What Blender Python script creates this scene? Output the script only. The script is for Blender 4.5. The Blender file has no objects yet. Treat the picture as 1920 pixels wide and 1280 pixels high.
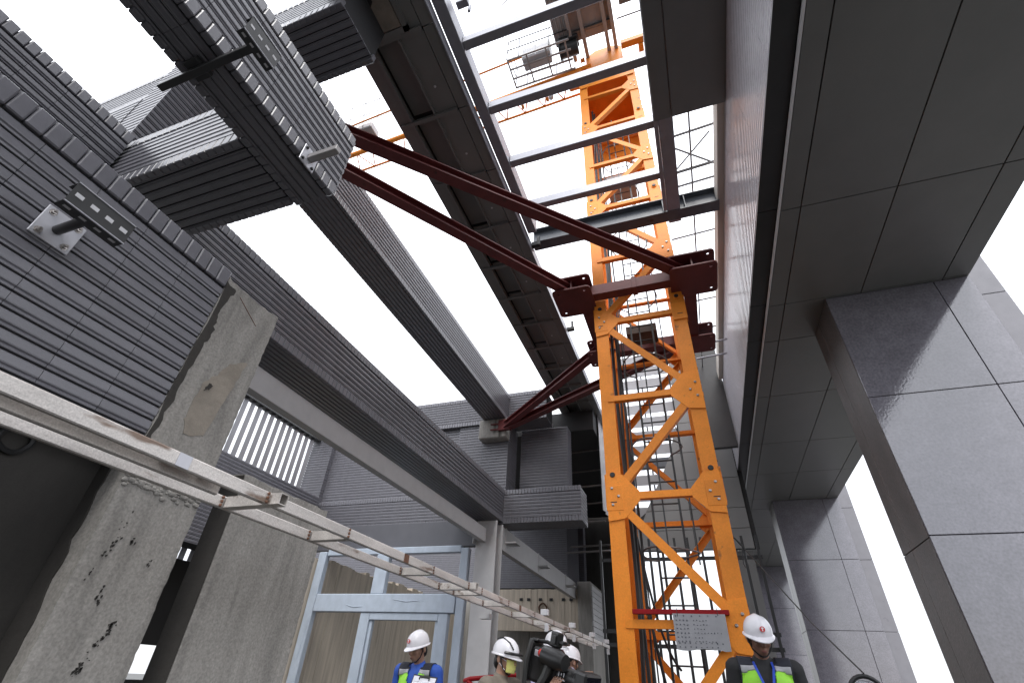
import bpy, bmesh, math, random
from mathutils import Vector, Matrix, Euler
random.seed(7)
C = bpy.context.scene.collection
S = bpy.context.scene
R = math.radians

# ---------------------------------------------------------------- camera (eye 1.3 m above the deck, origin of the scene)
cam = bpy.data.cameras.new('camera'); co = bpy.data.objects.new('camera', cam); C.objects.link(co)
yaw, pitch, roll = -0.372533643, 0.620727085, 0.058548598
f = Vector((math.sin(yaw)*math.cos(pitch), math.cos(yaw)*math.cos(pitch), math.sin(pitch)))
r0 = Vector((math.cos(yaw), -math.sin(yaw), 0)); u0 = r0.cross(f)
r1 = math.cos(roll)*r0 + math.sin(roll)*u0; u1 = -math.sin(roll)*r0 + math.cos(roll)*u0
co.matrix_world = Matrix(((r1.x, u1.x, -f.x, 0), (r1.y, u1.y, -f.y, 0), (r1.z, u1.z, -f.z, 0), (0, 0, 0, 1)))
cam.sensor_width = 36; cam.lens = 894.24/1920*36; cam.clip_start = 0.05; cam.clip_end = 6000
S.camera = co

# ---------------------------------------------------------------- overcast sky, soft sun, exposure
W = bpy.data.worlds.new('World'); S.world = W; W.use_nodes = True
nt = W.node_tree; nt.nodes.clear()
out = nt.nodes.new('ShaderNodeOutputWorld'); bg = nt.nodes.new('ShaderNodeBackground')
sky = nt.nodes.new('ShaderNodeTexSky'); sky.sky_type = 'NISHITA'; sky.sun_disc = False
SUN_EL, SUN_ROT = R(54), R(163)
sky.sun_elevation = SUN_EL; sky.sun_rotation = SUN_ROT
mx = nt.nodes.new('ShaderNodeMix'); mx.data_type = 'RGBA'; mx.inputs[0].default_value = 0.86
# cloud cover with the standard overcast distribution, L = Lz (1 + 2 sin elevation) / 3
tcw = nt.nodes.new('ShaderNodeTexCoord'); sx = nt.nodes.new('ShaderNodeSeparateXYZ'); nt.links.new(tcw.outputs['Generated'], sx.inputs[0])
mrw = nt.nodes.new('ShaderNodeMapRange'); mrw.inputs[1].default_value = 0; mrw.inputs[2].default_value = 1; mrw.inputs[3].default_value = 1/3; mrw.inputs[4].default_value = 1
nt.links.new(sx.outputs[2], mrw.inputs[0])
vm = nt.nodes.new('ShaderNodeVectorMath'); vm.operation = 'SCALE'; vm.inputs[0].default_value = (18.6, 19.0, 20.0)
nt.links.new(mrw.outputs[0], vm.inputs['Scale']); nt.links.new(vm.outputs[0], mx.inputs[7])
nt.links.new(sky.outputs[0], mx.inputs[6]); nt.links.new(mx.outputs[2], bg.inputs[0])
bg.inputs[1].default_value = 0.12
nt.links.new(bg.outputs[0], out.inputs[0])
sl = bpy.data.lights.new('sun', 'SUN'); so = bpy.data.objects.new('sun', sl); C.objects.link(so)
sl.energy = 1.5; sl.angle = R(25); sl.color = (1, .97, .93)
# Nishita: rotation 0 puts the sun at +Y, growing clockwise seen from above
d = Vector((math.sin(SUN_ROT)*math.cos(SUN_EL), math.cos(SUN_ROT)*math.cos(SUN_EL), math.sin(SUN_EL)))
so.rotation_euler = d.to_track_quat('Z', 'Y').to_euler(); so.location = (0, 0, 60)
S.view_settings.view_transform = 'Standard'; S.view_settings.look = 'None'
S.view_settings.gamma = 1; S.view_settings.use_curve_mapping = False
S.view_settings.exposure = 0.68
FLOOR = -1.3

# ---------------------------------------------------------------- materials
def mat(name, col, rough=.5, metal=0, var=.15, scale=6, stretch=(1, 1, 1), bump=0, bscale=60, rnd=0, col2=None, spots=None, spec=.5, fine=0, bstretch=(1, 1, 1), dist=0, fscale=180, ior=1.5):
    m = bpy.data.materials.new(name); m.use_nodes = True; n = m.node_tree.nodes; L = m.node_tree.links
    b = n['Principled BSDF']; b.inputs['Roughness'].default_value = rough; b.inputs['Metallic'].default_value = metal
    b.inputs['Specular IOR Level'].default_value = spec; b.inputs['IOR'].default_value = ior
    tc = n.new('ShaderNodeTexCoord'); mp = n.new('ShaderNodeMapping'); mp.inputs['Scale'].default_value = stretch
    L.new(tc.outputs['Object'], mp.inputs[0])
    nz = n.new('ShaderNodeTexNoise'); nz.inputs['Scale'].default_value = scale; nz.inputs['Detail'].default_value = 6; nz.inputs['Roughness'].default_value = .62; nz.inputs['Distortion'].default_value = dist
    L.new(mp.outputs[0], nz.inputs['Vector'])
    rp = n.new('ShaderNodeValToRGB'); rp.color_ramp.elements[0].position = .3; rp.color_ramp.elements[1].position = .72
    c2 = col2 or tuple(min(1, c*(1+var)) for c in col)
    rp.color_ramp.elements[0].color = (*[c*(1-var) for c in col], 1); rp.color_ramp.elements[1].color = (*c2, 1)
    L.new(nz.outputs['Fac'], rp.inputs[0]); last = rp.outputs[0]
    def mul(last, fac_socket, lo, hi):
        mr = n.new('ShaderNodeMapRange'); mr.inputs[3].default_value = lo; mr.inputs[4].default_value = hi
        L.new(fac_socket, mr.inputs[0])
        v = n.new('ShaderNodeVectorMath'); v.operation = 'SCALE'; L.new(last, v.inputs[0]); L.new(mr.outputs[0], v.inputs['Scale'])
        return v.outputs[0]
    if rnd:
        oi = n.new('ShaderNodeObjectInfo'); last = mul(last, oi.outputs['Random'], 1-rnd, 1+rnd)
    if fine:
        n3 = n.new('ShaderNodeTexNoise'); n3.inputs['Scale'].default_value = fscale; n3.inputs['Detail'].default_value = 3
        L.new(tc.outputs['Object'], n3.inputs['Vector']); last = mul(last, n3.outputs['Fac'], 1-fine*1.6, 1+fine*1.6)
    if spots:
        sc, lo, scol = spots
        n2 = n.new('ShaderNodeTexNoise'); n2.inputs['Scale'].default_value = sc; n2.inputs['Detail'].default_value = 4
        mp2 = n.new('ShaderNodeMapping'); mp2.inputs['Location'].default_value = (3.1, 7.7, 1.3); mp2.inputs['Scale'].default_value = stretch
        L.new(tc.outputs['Object'], mp2.inputs[0]); L.new(mp2.outputs[0], n2.inputs['Vector'])
        r2 = n.new('ShaderNodeMapRange'); r2.inputs[1].default_value = lo; r2.inputs[2].default_value = lo+.07; L.new(n2.outputs['Fac'], r2.inputs[0])
        m2 = n.new('ShaderNodeMix'); m2.data_type = 'RGBA'; L.new(r2.outputs[0], m2.inputs[0]); L.new(last, m2.inputs[6]); m2.inputs[7].default_value = (*scol, 1)
        last = m2.outputs[2]
    L.new(last, b.inputs['Base Color'])
    # slight roughness variation
    mr = n.new('ShaderNodeMapRange'); mr.inputs[3].default_value = max(.02, rough-min(.08, rough*.3)); mr.inputs[4].default_value = min(1, rough+min(.08, rough*.3))
    L.new(nz.outputs['Fac'], mr.inputs[0]); L.new(mr.outputs[0], b.inputs['Roughness'])
    if bump:
        nb = n.new('ShaderNodeTexNoise'); nb.inputs['Scale'].default_value = bscale; nb.inputs['Detail'].default_value = 5; nb.inputs['Distortion'].default_value = dist*.2
        mb = n.new('ShaderNodeMapping'); mb.inputs['Scale'].default_value = bstretch; L.new(tc.outputs['Object'], mb.inputs[0])
        L.new(mb.outputs[0], nb.inputs['Vector'])
        bp = n.new('ShaderNodeBump'); bp.inputs['Strength'].default_value = bump; bp.inputs['Distance'].default_value = .01
        L.new(nb.outputs['Fac'], bp.inputs['Height']); L.new(bp.outputs[0], b.inputs['Normal'])
    return m

T = {}
T['tile'] = mat('glazed_tile', (.140, .138, .156), .34, var=.12, scale=9, rnd=.09, bump=.08, bscale=90, fine=.08, spots=(5, .74, (.16, .125, .115)), spec=.7, ior=1.5)
T['tile_light'] = mat('glazed_tile_light', (.56, .545, .585), .2, var=.08, scale=14, rnd=.07, bump=.02, bscale=90)
T['mortar'] = mat('dark_mortar', (.022, .022, .024), .85, var=.3, scale=30)
T['soffit'] = mat('soffit_metal', (.170, .170, .164), .36, var=.08, scale=1.6, rnd=.06, bump=.02, bscale=20)
T['black'] = mat('black_gap', (.012, .012, .013), .6)
T['granite'] = mat('grey_granite', (.188, .178, .206), .06, var=.14, scale=6, rnd=.04, bump=.07, bscale=40, fine=.34, fscale=42, spec=1.0, ior=1.65)
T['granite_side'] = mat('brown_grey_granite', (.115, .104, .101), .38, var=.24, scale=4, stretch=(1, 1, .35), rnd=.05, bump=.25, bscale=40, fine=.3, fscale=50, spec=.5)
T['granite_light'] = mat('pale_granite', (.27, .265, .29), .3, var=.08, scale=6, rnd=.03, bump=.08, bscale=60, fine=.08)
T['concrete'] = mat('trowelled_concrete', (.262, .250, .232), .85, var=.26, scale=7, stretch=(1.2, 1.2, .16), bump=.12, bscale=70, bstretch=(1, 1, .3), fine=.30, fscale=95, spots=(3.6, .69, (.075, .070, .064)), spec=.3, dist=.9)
T['concrete_tan'] = mat('patched_concrete', (.25, .222, .188), .85, var=.18, scale=6, bump=.5, bscale=22, fine=.12, spec=.3)
T['concrete_board'] = mat('board_formed_concrete', (.52, .455, .375), .85, var=.22, scale=3.2, stretch=(3.2, 3.2, .22), bump=.5, bscale=9, bstretch=(3, 3, .15), fine=.1, spots=(1.1, .66, (.10, .086, .072)), spec=.3)
T['concrete_dark'] = mat('shaded_stained_concrete', (.040, .037, .034), .85, var=.35, scale=3, stretch=(1, 1, .4), bump=.4, bscale=20, fine=.1, spots=(9, .72, (.015, .014, .013)), spec=.3)  # near-black base stands in for shade; the spots are stains
T['deck'] = mat('concrete_deck', (.030, .029, .027), .85, var=.2, scale=2, bump=.3, bscale=20)
T['ground'] = mat('far_ground', (.08, .08, .078), .9, var=.3, scale=.02)
T['orange'] = mat('orange_paint', (.83, .265, .028), .45, var=.10, scale=3, bump=.04, bscale=40, spots=(6, .675, (.36, .125, .03)), spec=.28, rnd=.10, fine=.10, fscale=60)
T['red'] = mat('oxide_primer', (.135, .030, .030), .45, var=.16, scale=5, bump=.08, bscale=40, spots=(6, .66, (.06, .024, .02)), spec=.4, rnd=.14, fine=.14, fscale=70)
T['steel'] = mat('galvanised_steel', (.29, .293, .325), .38, metal=.35, var=.08, scale=7, bump=.05, bscale=40)
T['girder'] = mat('dark_primer', (.09, .091, .104), .5, var=.1, scale=4)
T['steel_grey'] = mat('grey_primer', (.46, .455, .46), .5, var=.08, scale=4, spots=(5, .76, (.16, .09, .06)), bump=.04, bscale=30)
T['steel_dark'] = mat('dark_blue_steel', (.085, .092, .105), .38, var=.15, scale=6, spots=(4, .66, (.045, .03, .028)))
T['alu'] = mat('spattered_aluminium', (.60, .565, .535), .45, metal=.35, var=.28, scale=7, stretch=(1, .22, 1), bump=.2, bscale=60, fine=.24, spots=(15, .63, (.22, .16, .125)))
T['bolt'] = mat('zinc_bolt', (.45, .42, .40), .3, metal=.9, var=.2, scale=30)
T['rust'] = mat('rusty_steel', (.16, .075, .045), .7, var=.35, scale=20)
T['plate'] = mat('zinc_plate', (.50, .50, .535), .34, metal=.45, var=.1, scale=12)
T['darkmetal'] = mat('dark_anodised', (.045, .045, .046), .4, metal=.3, var=.1)
T['blueframe'] = mat('film_wrapped_blue', (.40, .46, .54), .45, var=.10, scale=7, stretch=(1, 1, .6), bump=.3, bscale=7)
T['slat'] = mat('mill_aluminium', (.22, .22, .235), .35, metal=.4, var=.1, scale=4, stretch=(1, 1, .1))
T['white'] = mat('white_paint', (.78, .78, .80), .4, var=.04)
T['helmet'] = mat('white_shell', (.80, .79, .83), .22, var=.02, spec=.6)
T['lightclad'] = mat('pale_cladding', (.55, .55, .57), .4, var=.08, scale=2)
T['greypanel'] = mat('grey_panel', (.17, .168, .166), .4, var=.08, scale=1.5, rnd=.06)
T['beige'] = mat('beige_render', (.50, .46, .41), .8, var=.15, scale=4, stretch=(1, .3, 1))
T['tube'] = mat('scaffold_tube', (.20, .19, .19), .45, metal=.5, var=.2, scale=20)
T['tube_black'] = mat('black_tube', (.025, .026, .028), .4, var=.2)
T['rubber'] = mat('black_rubber', (.014, .014, .015), .5, var=.2)
T['grille'] = mat('machine_grey', (.36, .345, .345), .5, metal=.2, var=.12, scale=3)
T['box'] = mat('light_grey_box', (.52, .52, .54), .45, var=.06)
T['brown'] = mat('brown_plate', (.075, .045, .033), .6, var=.2)
T['sign'] = mat('weathered_board', (.31, .31, .33), .45, var=.09, scale=9, spots=(6, .72, (.30, .27, .25)))
T['ink'] = mat('faded_ink', (.07, .07, .10), .6)
T['ink_red'] = mat('red_print', (.50, .03, .035), .5)
T['redbar'] = mat('red_gloss_paint', (.26, .006, .010), .5, var=.08, spec=.2)
T['skin'] = mat('skin', (.40, .225, .155), .5, var=.10, scale=22)
T['skin2'] = mat('skin_dark', (.24, .125, .085), .5, var=.10, scale=22)
T['hair'] = mat('black_hair', (.012, .011, .011), .45, var=.3, scale=60)
T['eye'] = mat('dark_eye', (.02, .014, .012), .25)
T['lip'] = mat('lip', (.26, .10, .085), .5)
T['blue'] = mat('blue_cloth', (.022, .085, .42), .7, var=.15, scale=12, bump=.25, bscale=22)
T['blackcloth'] = mat('black_cloth', (.016, .016, .018), .75, var=.25, scale=12, bump=.3, bscale=22)
T['navy'] = mat('navy_cloth', (.018, .02, .032), .75, var=.2, scale=14)
T['khaki'] = mat('khaki_cloth', (.21, .18, .145), .8, var=.15, scale=14, bump=.3, bscale=22)
T['lilac'] = mat('lilac_cloth', (.42, .40, .60), .75, var=.1, scale=14)
T['hivis'] = mat('hivis_green', (.34, .80, .05), .6, var=.06, scale=14, bump=.15, bscale=22)
T['reflect'] = mat('reflective_tape', (.40, .40, .43), .35, var=.06)
T['mask'] = mat('yellow_mask', (.66, .64, .20), .8, var=.06, bump=.2, bscale=60)
T['camblack'] = mat('camera_black', (.016, .016, .017), .32, var=.2)
T['glass'] = mat('lens_glass', (.01, .01, .014), .05, spec=.9)
T['paper'] = mat('paper', (.76, .76, .82), .7, var=.02)
T['redplastic'] = mat('red_plastic', (.62, .03, .02), .35)
T['lanyard'] = mat('blue_lanyard', (.02, .07, .50), .6)
T['greystrap'] = mat('grey_strap', (.06, .062, .062), .7)

# ---------------------------------------------------------------- mesh building
class M:
    def __init__(s): s.v = []; s.f = []; s.mi = []
    def add(s, vs, fs, mi=0):
        o = len(s.v); s.v += [tuple(v) for v in vs]; s.f += [tuple(i+o for i in q) for q in fs]; s.mi += [mi]*len(fs); return s
    def box(s, x0, x1, y0, y1, z0, z1, bev=0, mi=0):
        c = Vector(((x0+x1)/2, (y0+y1)/2, (z0+z1)/2))
        return s.obox(c, Vector((1, 0, 0)), Vector((0, 1, 0)), Vector((0, 0, 1)), abs(x1-x0), abs(y1-y0), abs(z1-z0), bev, mi)
    def obox(s, c, U, V, N, a, b, d, bev=0, mi=0):
        c = Vector(c); h = (a/2, b/2, d/2); A = (Vector(U), Vector(V), Vector(N)); bev = min(bev, min(h)*.9)
        if bev <= 0:
            vs = [c + A[0]*sx*h[0] + A[1]*sy*h[1] + A[2]*sz*h[2] for sz in (-1, 1) for sy in (-1, 1) for sx in (-1, 1)]
            return s.add(vs, [(0, 2, 3, 1), (4, 5, 7, 6), (0, 1, 5, 4), (2, 6, 7, 3), (0, 4, 6, 2), (1, 3, 7, 5)], mi)
        idx = {}; vs = []
        for sx in (-1, 1):
            for sy in (-1, 1):
                for sz in (-1, 1):
                    sg = (sx, sy, sz)
                    for ax in range(3):
                        p = c.copy()
                        for k in range(3): p = p + A[k]*sg[k]*(h[k] if k == ax else h[k]-bev)
                        idx[(sg, ax)] = len(vs); vs.append(p)
        fs = []
        for ax in range(3):
            o1, o2 = [k for k in range(3) if k != ax]
            for sg in (-1, 1):
                q = []
                for a1, a2 in ((-1, -1), (1, -1), (1, 1), (-1, 1)):
                    t = [0, 0, 0]; t[ax] = sg; t[o1] = a1; t[o2] = a2; q.append(idx[(tuple(t), ax)])
                fs.append(q)
        for ax in range(3):   # edges parallel to ax
            o1, o2 = [k for k in range(3) if k != ax]
            for a1 in (-1, 1):
                for a2 in (-1, 1):
                    t0 = [0]*3; t1 = [0]*3; t0[o1] = t1[o1] = a1; t0[o2] = t1[o2] = a2; t0[ax] = -1; t1[ax] = 1
                    t0 = tuple(t0); t1 = tuple(t1)
                    fs.append((idx[(t0, o1)], idx[(t0, o2)], idx[(t1, o2)], idx[(t1, o1)]))
        for sx in (-1, 1):
            for sy in (-1, 1):
                for sz in (-1, 1): fs.append(tuple(idx[((sx, sy, sz), k)] for k in range(3)))
        return s.add(vs, fs, mi)
    def frame(s, p0, p1, up=(0, 0, 1)):
        p0 = Vector(p0); p1 = Vector(p1); d = (p1-p0); l = d.length; d.normalize(); up = Vector(up)
        x = d.cross(up)
        if x.length < 1e-4: x = d.cross(Vector((0, 1, 0)))
        x.normalize(); y = x.cross(d); return p0, p1, d, l, x, y
    def bar(s, p0, p1, w, h, up=(0, 0, 1), bev=0, mi=0):       # w across, h along 'up'
        p0, p1, d, l, x, y = s.frame(p0, p1, up)
        return s.obox((p0+p1)/2, x, d, y, w, l, h, bev, mi)
    def prof(s, p0, p1, pts, up=(0, 0, 1), mi=0):             # closed profile swept from p0 to p1
        p0, p1, d, l, x, y = s.frame(p0, p1, up); n = len(pts)
        vs = [p + x*a + y*b for p in (p0, p1) for a, b in pts]
        fs = [(i, (i+1) % n, n+(i+1) % n, n+i) for i in range(n)] + [tuple(range(n-1, -1, -1)), tuple(range(n, 2*n))]
        return s.add(vs, fs, mi)
    def tube(s, p0, p1, r, n=8, r2=None, mi=0):
        p0, p1, d, l, x, y = s.frame(p0, p1); r2 = r if r2 is None else r2
        return s.prof_ring([(p0, r), (p1, r2)], x, y, n, mi)
    def prof_ring(s, pr, x, y, n, mi=0):
        vs = []; fs = []
        for p, r in pr:
            for i in range(n):
                a = 2*math.pi*i/n; vs.append(p + x*math.cos(a)*r + y*math.sin(a)*r)
        for k in range(len(pr)-1):
            for i in range(n):
                j = (i+1) % n; fs.append((k*n+i, k*n+j, (k+1)*n+j, (k+1)*n+i))
        fs.append(tuple(range(n-1, -1, -1))); fs.append(tuple(range((len(pr)-1)*n, len(pr)*n)))
        return s.add(vs, fs, mi)
    def path(s, pts, r, n=6, closed=False, mi=0):
        P = [Vector(p) for p in pts]; m = len(P); vs = []; fs = []; px = None
        for k in range(m):
            a = P[k-1] if (k or closed) else P[0]; b = P[(k+1) % m] if (k < m-1 or closed) else P[-1]
            d = (b-a).normalized()
            if px is None:
                x = d.cross(Vector((0, 0, 1)));
                if x.length < .05: x = d.cross(Vector((0, 1, 0)))
            else: x = px - d*px.dot(d)
            x.normalize(); px = x; y = x.cross(d)
            rr = r[k] if isinstance(r, (list, tuple)) else r
            vs += [P[k] + x*math.cos(2*math.pi*i/n)*rr + y*math.sin(2*math.pi*i/n)*rr for i in range(n)]
        for k in range(m if closed else m-1):
            kk = (k+1) % m
            for i in range(n):
                j = (i+1) % n; fs.append((k*n+i, k*n+j, kk*n+j, kk*n+i))
        if not closed: fs.append(tuple(range(n-1, -1, -1))); fs.append(tuple(range((m-1)*n, m*n)))
        return s.add(vs, fs, mi)
    def lathe(s, c, prof, n=16, ax=(0, 0, 1), mi=0):
        c = Vector(c); a = Vector(ax).normalized(); x = a.cross(Vector((0, 1, 0)))
        if x.length < .05: x = a.cross(Vector((1, 0, 0)))
        x.normalize(); y = a.cross(x)
        return s.prof_ring([(c+a*z, r) for r, z in prof], x, y, n, mi)
    def poly(s, pts, th, mi=0):                                # flat outline extruded by vector th
        n = len(pts); P = [Vector(p) for p in pts]; th = Vector(th)
        return s.add(P+[p+th for p in P], [tuple(range(n-1, -1, -1)), tuple(range(n, 2*n))]+[(i, (i+1) % n, n+(i+1) % n, n+i) for i in range(n)], mi)

def wloc(o):
    l = Vector((0, 0, 0))
    while o: l = l + o.location; o = o.parent
    return l
def obj(name, mb, m, parent=None, smooth=False, kind=None, label=None):
    me = bpy.data.meshes.new(name); o0 = wloc(parent) if parent else Vector((0, 0, 0))
    me.from_pydata([Vector(v)-o0 for v in mb.v], [], mb.f)
    ms = m if isinstance(m, (list, tuple)) else [m]
    for k in ms: me.materials.append(T[k])
    if len(ms) > 1:
        for p, i in zip(me.polygons, mb.mi): p.material_index = i
    bm = bmesh.new(); bm.from_mesh(me); bmesh.ops.recalc_face_normals(bm, faces=bm.faces); bm.to_mesh(me); bm.free()
    if smooth:
        for p in me.polygons: p.use_smooth = True
        me.set_sharp_from_angle(angle=R(40))
    o = bpy.data.objects.new(name, me); C.objects.link(o)
    if parent: o.parent = parent
    if kind: o['kind'] = kind
    if label: o['label'] = label
    return o
def thing(name, label, cat, loc=(0, 0, 0), group=None):
    o = bpy.data.objects.new(name, None); C.objects.link(o); o.location = loc; o.empty_display_size = .2
    o['label'] = label; o['category'] = cat
    if group: o['group'] = group
    return o
def tag(o, label, cat, group=None):
    o['label'] = label; o['category'] = cat
    if group: o['group'] = group
    return o
def instance(name, me, mtx, parent):
    o = bpy.data.objects.new(name, me); C.objects.link(o); o.parent = parent
    m = mtx.copy(); m.translation = m.translation - wloc(parent); o.matrix_basis = m; return o

# ---------------------------------------------------------------- tiles
_tm = {}
def tile_mesh(a, b, d, bev, mk):
    k = (round(a, 4), round(b, 4), d, bev, mk)
    if k not in _tm:
        mb = M(); tile_geo(mb, Vector((0, 0, 0)), Vector((1, 0, 0)), Vector((0, 1, 0)), Vector((0, 0, 1)), a, b, d, bev)
        me = bpy.data.meshes.new('tile'); me.from_pydata(mb.v, [], mb.f); me.materials.append(T[mk]); _tm[k] = me
    return _tm[k]
def tile_geo(mb, c, U, V, N, a, b, d, bev):
    # tile section across its height: lower lip, groove, flat face with rounded upper edge; swept along its length
    A, B = a/2, b/2; lip = min(.010, b*.16)
    sec = [(-B, 0), (-B, d*.62), (-B+lip*.5, d*.72), (-B+lip, d*.60), (-B+lip*1.45, d*.52), (-B+lip*1.9, d*.92), (-B+lip*2.4, d), (B-bev, d), (B, d-bev), (B, 0)]
    n = len(sec); e = min(.0012, A*.2)
    vs = [c + U*sx + V*v + N*w for sx in (-A, A) for v, w in sec]
    mb.add(vs, [(i, i+1, n+i+1, n+i) for i in range(n-1)] + [tuple(range(n-1, -1, -1)), tuple(range(n, 2*n))])
PITCH = .07
def tile_face(parent, O, U, V, N, L, H, budget=300, mk='tile', pitch=PITCH, tl=.231, near=7.5, stuff='tile_field', thick=.014, name='tile'):
    """fill the L x H rectangle at corner O with stack-bonded tiles: the nearest are objects, the rest one mesh"""
    O, U, V, N = Vector(O), Vector(U), Vector(V), Vector(N)
    nr = max(1, round(H/pitch)); nc = max(1, round(L/tl)); pv = H/nr; pu = L/nc
    a, b = pu-.0022, pv-.010; L_ = []
    for i in range(nc):
        for j in range(nr):
            c = O + U*((i+.5)*pu) + V*((j+.5)*pv); L_.append((c.length, c))
    L_.sort(key=lambda t: t[0]); mb = M(); k = 0
    rot = Matrix((U, V, N)).transposed().to_4x4(); me = tile_mesh(a, b, thick, .0065, mk)
    for dist, c in L_:
        if k < budget and dist < near:
            m = rot.copy(); m.translation = c; instance(name, me, m, parent); k += 1
        else: tile_geo(mb, c, U, V, N, a, b, thick, .0065)
    if mb.v: obj(stuff, mb, mk, parent, kind='stuff')
    return k
def soldier(parent, O, U, V, N, L, h=.1, budget=120, mk='tile', pitch=PITCH, near=7.5, over=.012, depth=.05, proud=.02):
    """row of upright corner tiles along an edge; 'over' laps past the edge on the -V side"""
    O, U, V, N = Vector(O), Vector(U), Vector(V), Vector(N); n = max(1, round(L/pitch)); pu = L/n; mb = M(); k = 0
    a, b = pu-.0035, h-.006+over
    key = ('sol', round(a, 4), round(b, 4), depth, proud, mk)
    if key not in _tm:
        q = M(); q.obox((0, 0, proud-depth/2), (1, 0, 0), (0, 1, 0), (0, 0, 1), a, b, depth, .0065)
        me = bpy.data.meshes.new('corner_tile'); me.from_pydata(q.v, [], q.f); me.materials.append(T[mk]); _tm[key] = me
    rot = Matrix((U, V, N)).transposed().to_4x4(); L_ = []
    for i in range(n):
        c = O + U*((i+.5)*pu) + V*((h-over)/2-.002); L_.append((c.length, c))
    L_.sort(key=lambda t: t[0])
    for dist, c in L_:
        if k < budget and dist < near:
            m = rot.copy(); m.translation = c; instance('corner_tile', _tm[key], m, parent); k += 1
        else: mb.obox(c+N*(proud-depth/2), U, V, N, a, b, depth, .0065)
    if mb.v: obj('corner_tile_row', mb, mk, parent, kind='stuff')
X, Y, Z = Vector((1, 0, 0)), Vector((0, 1, 0)), Vector((0, 0, 1))

# ================================================================ SETTING
def slab(name, m, *b):
    o = obj(name, M().box(*b), m); o['kind'] = 'structure'; return o
slab('ground', 'ground', -2500, 2500, -2500, 2500, -46, -45)
slab('roof_deck', 'deck', -10.5, 4.4, -9, 26, -1.6, FLOOR)

o = obj('rear_blocker', M().box(-9.5, 4.2, -7.4, -7.1, FLOOR, 3.2), 'concrete_dark'); tag(o, 'unseen dark wall added behind the viewer to block low sky light', 'wall')  # unseen, added to keep horizon light off the beam undersides
o = obj('rear_side_blocker', M().box(-3.2, -2.9, -7.1, -1.62, FLOOR, 1.86), 'concrete_dark'); tag(o, 'unseen dark side wall added behind the viewer, blocking low light from the left', 'wall')  # unseen, added to close off the low sky on the left
# ---------------------------------------------------------------- near tiled wall on the left
t = thing('tiled_wall', 'nearest dark grey ribbed tile wall on the left, with a steel bracket bolted to it', 'wall', (-2.35, 0, FLOOR))
WX = -2.344
obj('wall_core', M().box(-3.3, WX, -1.6, 1.36, .78, 1.85), 'mortar', t)
tile_face(t, (WX, -1.5, .79), Y, Z, X, 2.86, .98, budget=300)
soldier(t, (WX, 1.36, 1.872), -Y, -Z, X, 2.94, h=.10, over=.02, proud=.022)
mb = M()
for j in range(9): mb.box(-3.25+j*.1, -3.16+j*.1, -1.5, 1.36, .766, .78)
obj('underside_tiles', mb, 'tile', t, kind='stuff')
o = obj('recess_wall', M().box(-2.95, -2.52, -1.6, 1.358, FLOOR, .778), 'concrete_dark')  # dark colour carries the shade of the overhang
tag(o, 'concrete wall under the nearest tile wall, its shade put into a dark colour', 'wall')
o = obj('wire_coil', M().path([(-2.505, 1.01+.055*math.cos(a)+.003*math.sin(3*a), .70+.05*math.sin(a)) for a in [i*2*math.pi/24 for i in range(24)]], .011, 6, True), 'rubber')
tag(o, 'black cable ring hanging on the dark recessed concrete wall', 'cable')

# concrete columns: subdivided blocks with chipped edges
def column(name, label, x0, x1, y0, y1, z0, z1, m, jag=.012, top=.0, n=(4, 8, 40), seed=1, group=None):
    rnd = random.Random(seed); bm = bmesh.new(); mb = M()
    nx, ny, nz = n; vid = {}
    def pt(i, j, k):
        if (i, j, k) in vid: return vid[(i, j, k)]
        e = (i in (0, nx)) + (j in (0, ny)) + (k in (nz,))
        p = Vector((x0+(x1-x0)*i/nx, y0+(y1-y0)*j/ny, z0+(z1-z0)*k/nz))
        if e >= 2:
            a = jag*(rnd.random()**2)
            p += Vector(((1 if i == 0 else -1 if i == nx else 0), (1 if j == 0 else -1 if j == ny else 0), (-1 if k == nz else 0)))*a
        elif e: p += Vector([rnd.uniform(-1, 1)*.0002]*3)
        if k == nz and top: p.z -= top*rnd.random()
        vid[(i, j, k)] = len(mb.v); mb.v.append(p); return vid[(i, j, k)]
    def face(q): mb.f.append(tuple(pt(*c) for c in q)); mb.mi.append(0)
    for j in range(ny):
        for k in range(nz):
            for i in (0, nx): face([(i, j, k), (i, j+1, k), (i, j+1, k+1), (i, j, k+1)])
    for i in range(nx):
        for k in range(nz):
            for j in (0, ny): face([(i, j, k), (i+1, j, k), (i+1, j, k+1), (i, j, k+1)])
        for j in range(ny): face([(i, j, nz), (i+1, j, nz), (i+1, j+1, nz), (i, j+1, nz)])
    o = obj(name, mb, m); tag(o, label, 'column', group); return o
t = thing('concrete_column', 'bare concrete column at the end of the nearest tile wall, with a tan patch', 'column', (-2.5, 1.56, FLOOR), 'bare concrete columns on the left')
o = column('shaft', '', -2.80, -2.33, 1.362, 1.765, FLOOR, 1.86, 'concrete', .0025, .04, n=(6, 14, 150), seed=3)
for k in ('label', 'category'): del o[k]
o.parent = t; o.location = -Vector(t.location)
rr = random.Random(5)
def blob(cy, cz, ry, rz, x, th, m, name, parent, n=18, seed=1):       # thin uneven skin of render on a +X face
    q = random.Random(seed); pts = []
    for i in range(n):
        a = 2*math.pi*i/n; k = 1+q.uniform(-.22, .22); pts.append((x, cy+ry*k*math.cos(a), cz+rz*k*math.sin(a)))
    return obj(name, M().poly(pts, (th, 0, 0)), m, parent)
def patch(pts, x, th, m, name, parent, jit, seed):     # irregular outline from a few guide points
    q = random.Random(seed); out_ = []
    for (a0, a1), (b0, b1) in zip(pts, pts[1:]+pts[:1]):
        for k in range(7):
            u = k/7; out_.append((x, a0+(b0-a0)*u+q.uniform(-jit, jit), a1+(b1-a1)*u+q.uniform(-jit, jit)))
    return obj(name, M().poly(out_, (th, 0, 0)), m, parent)
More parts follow.
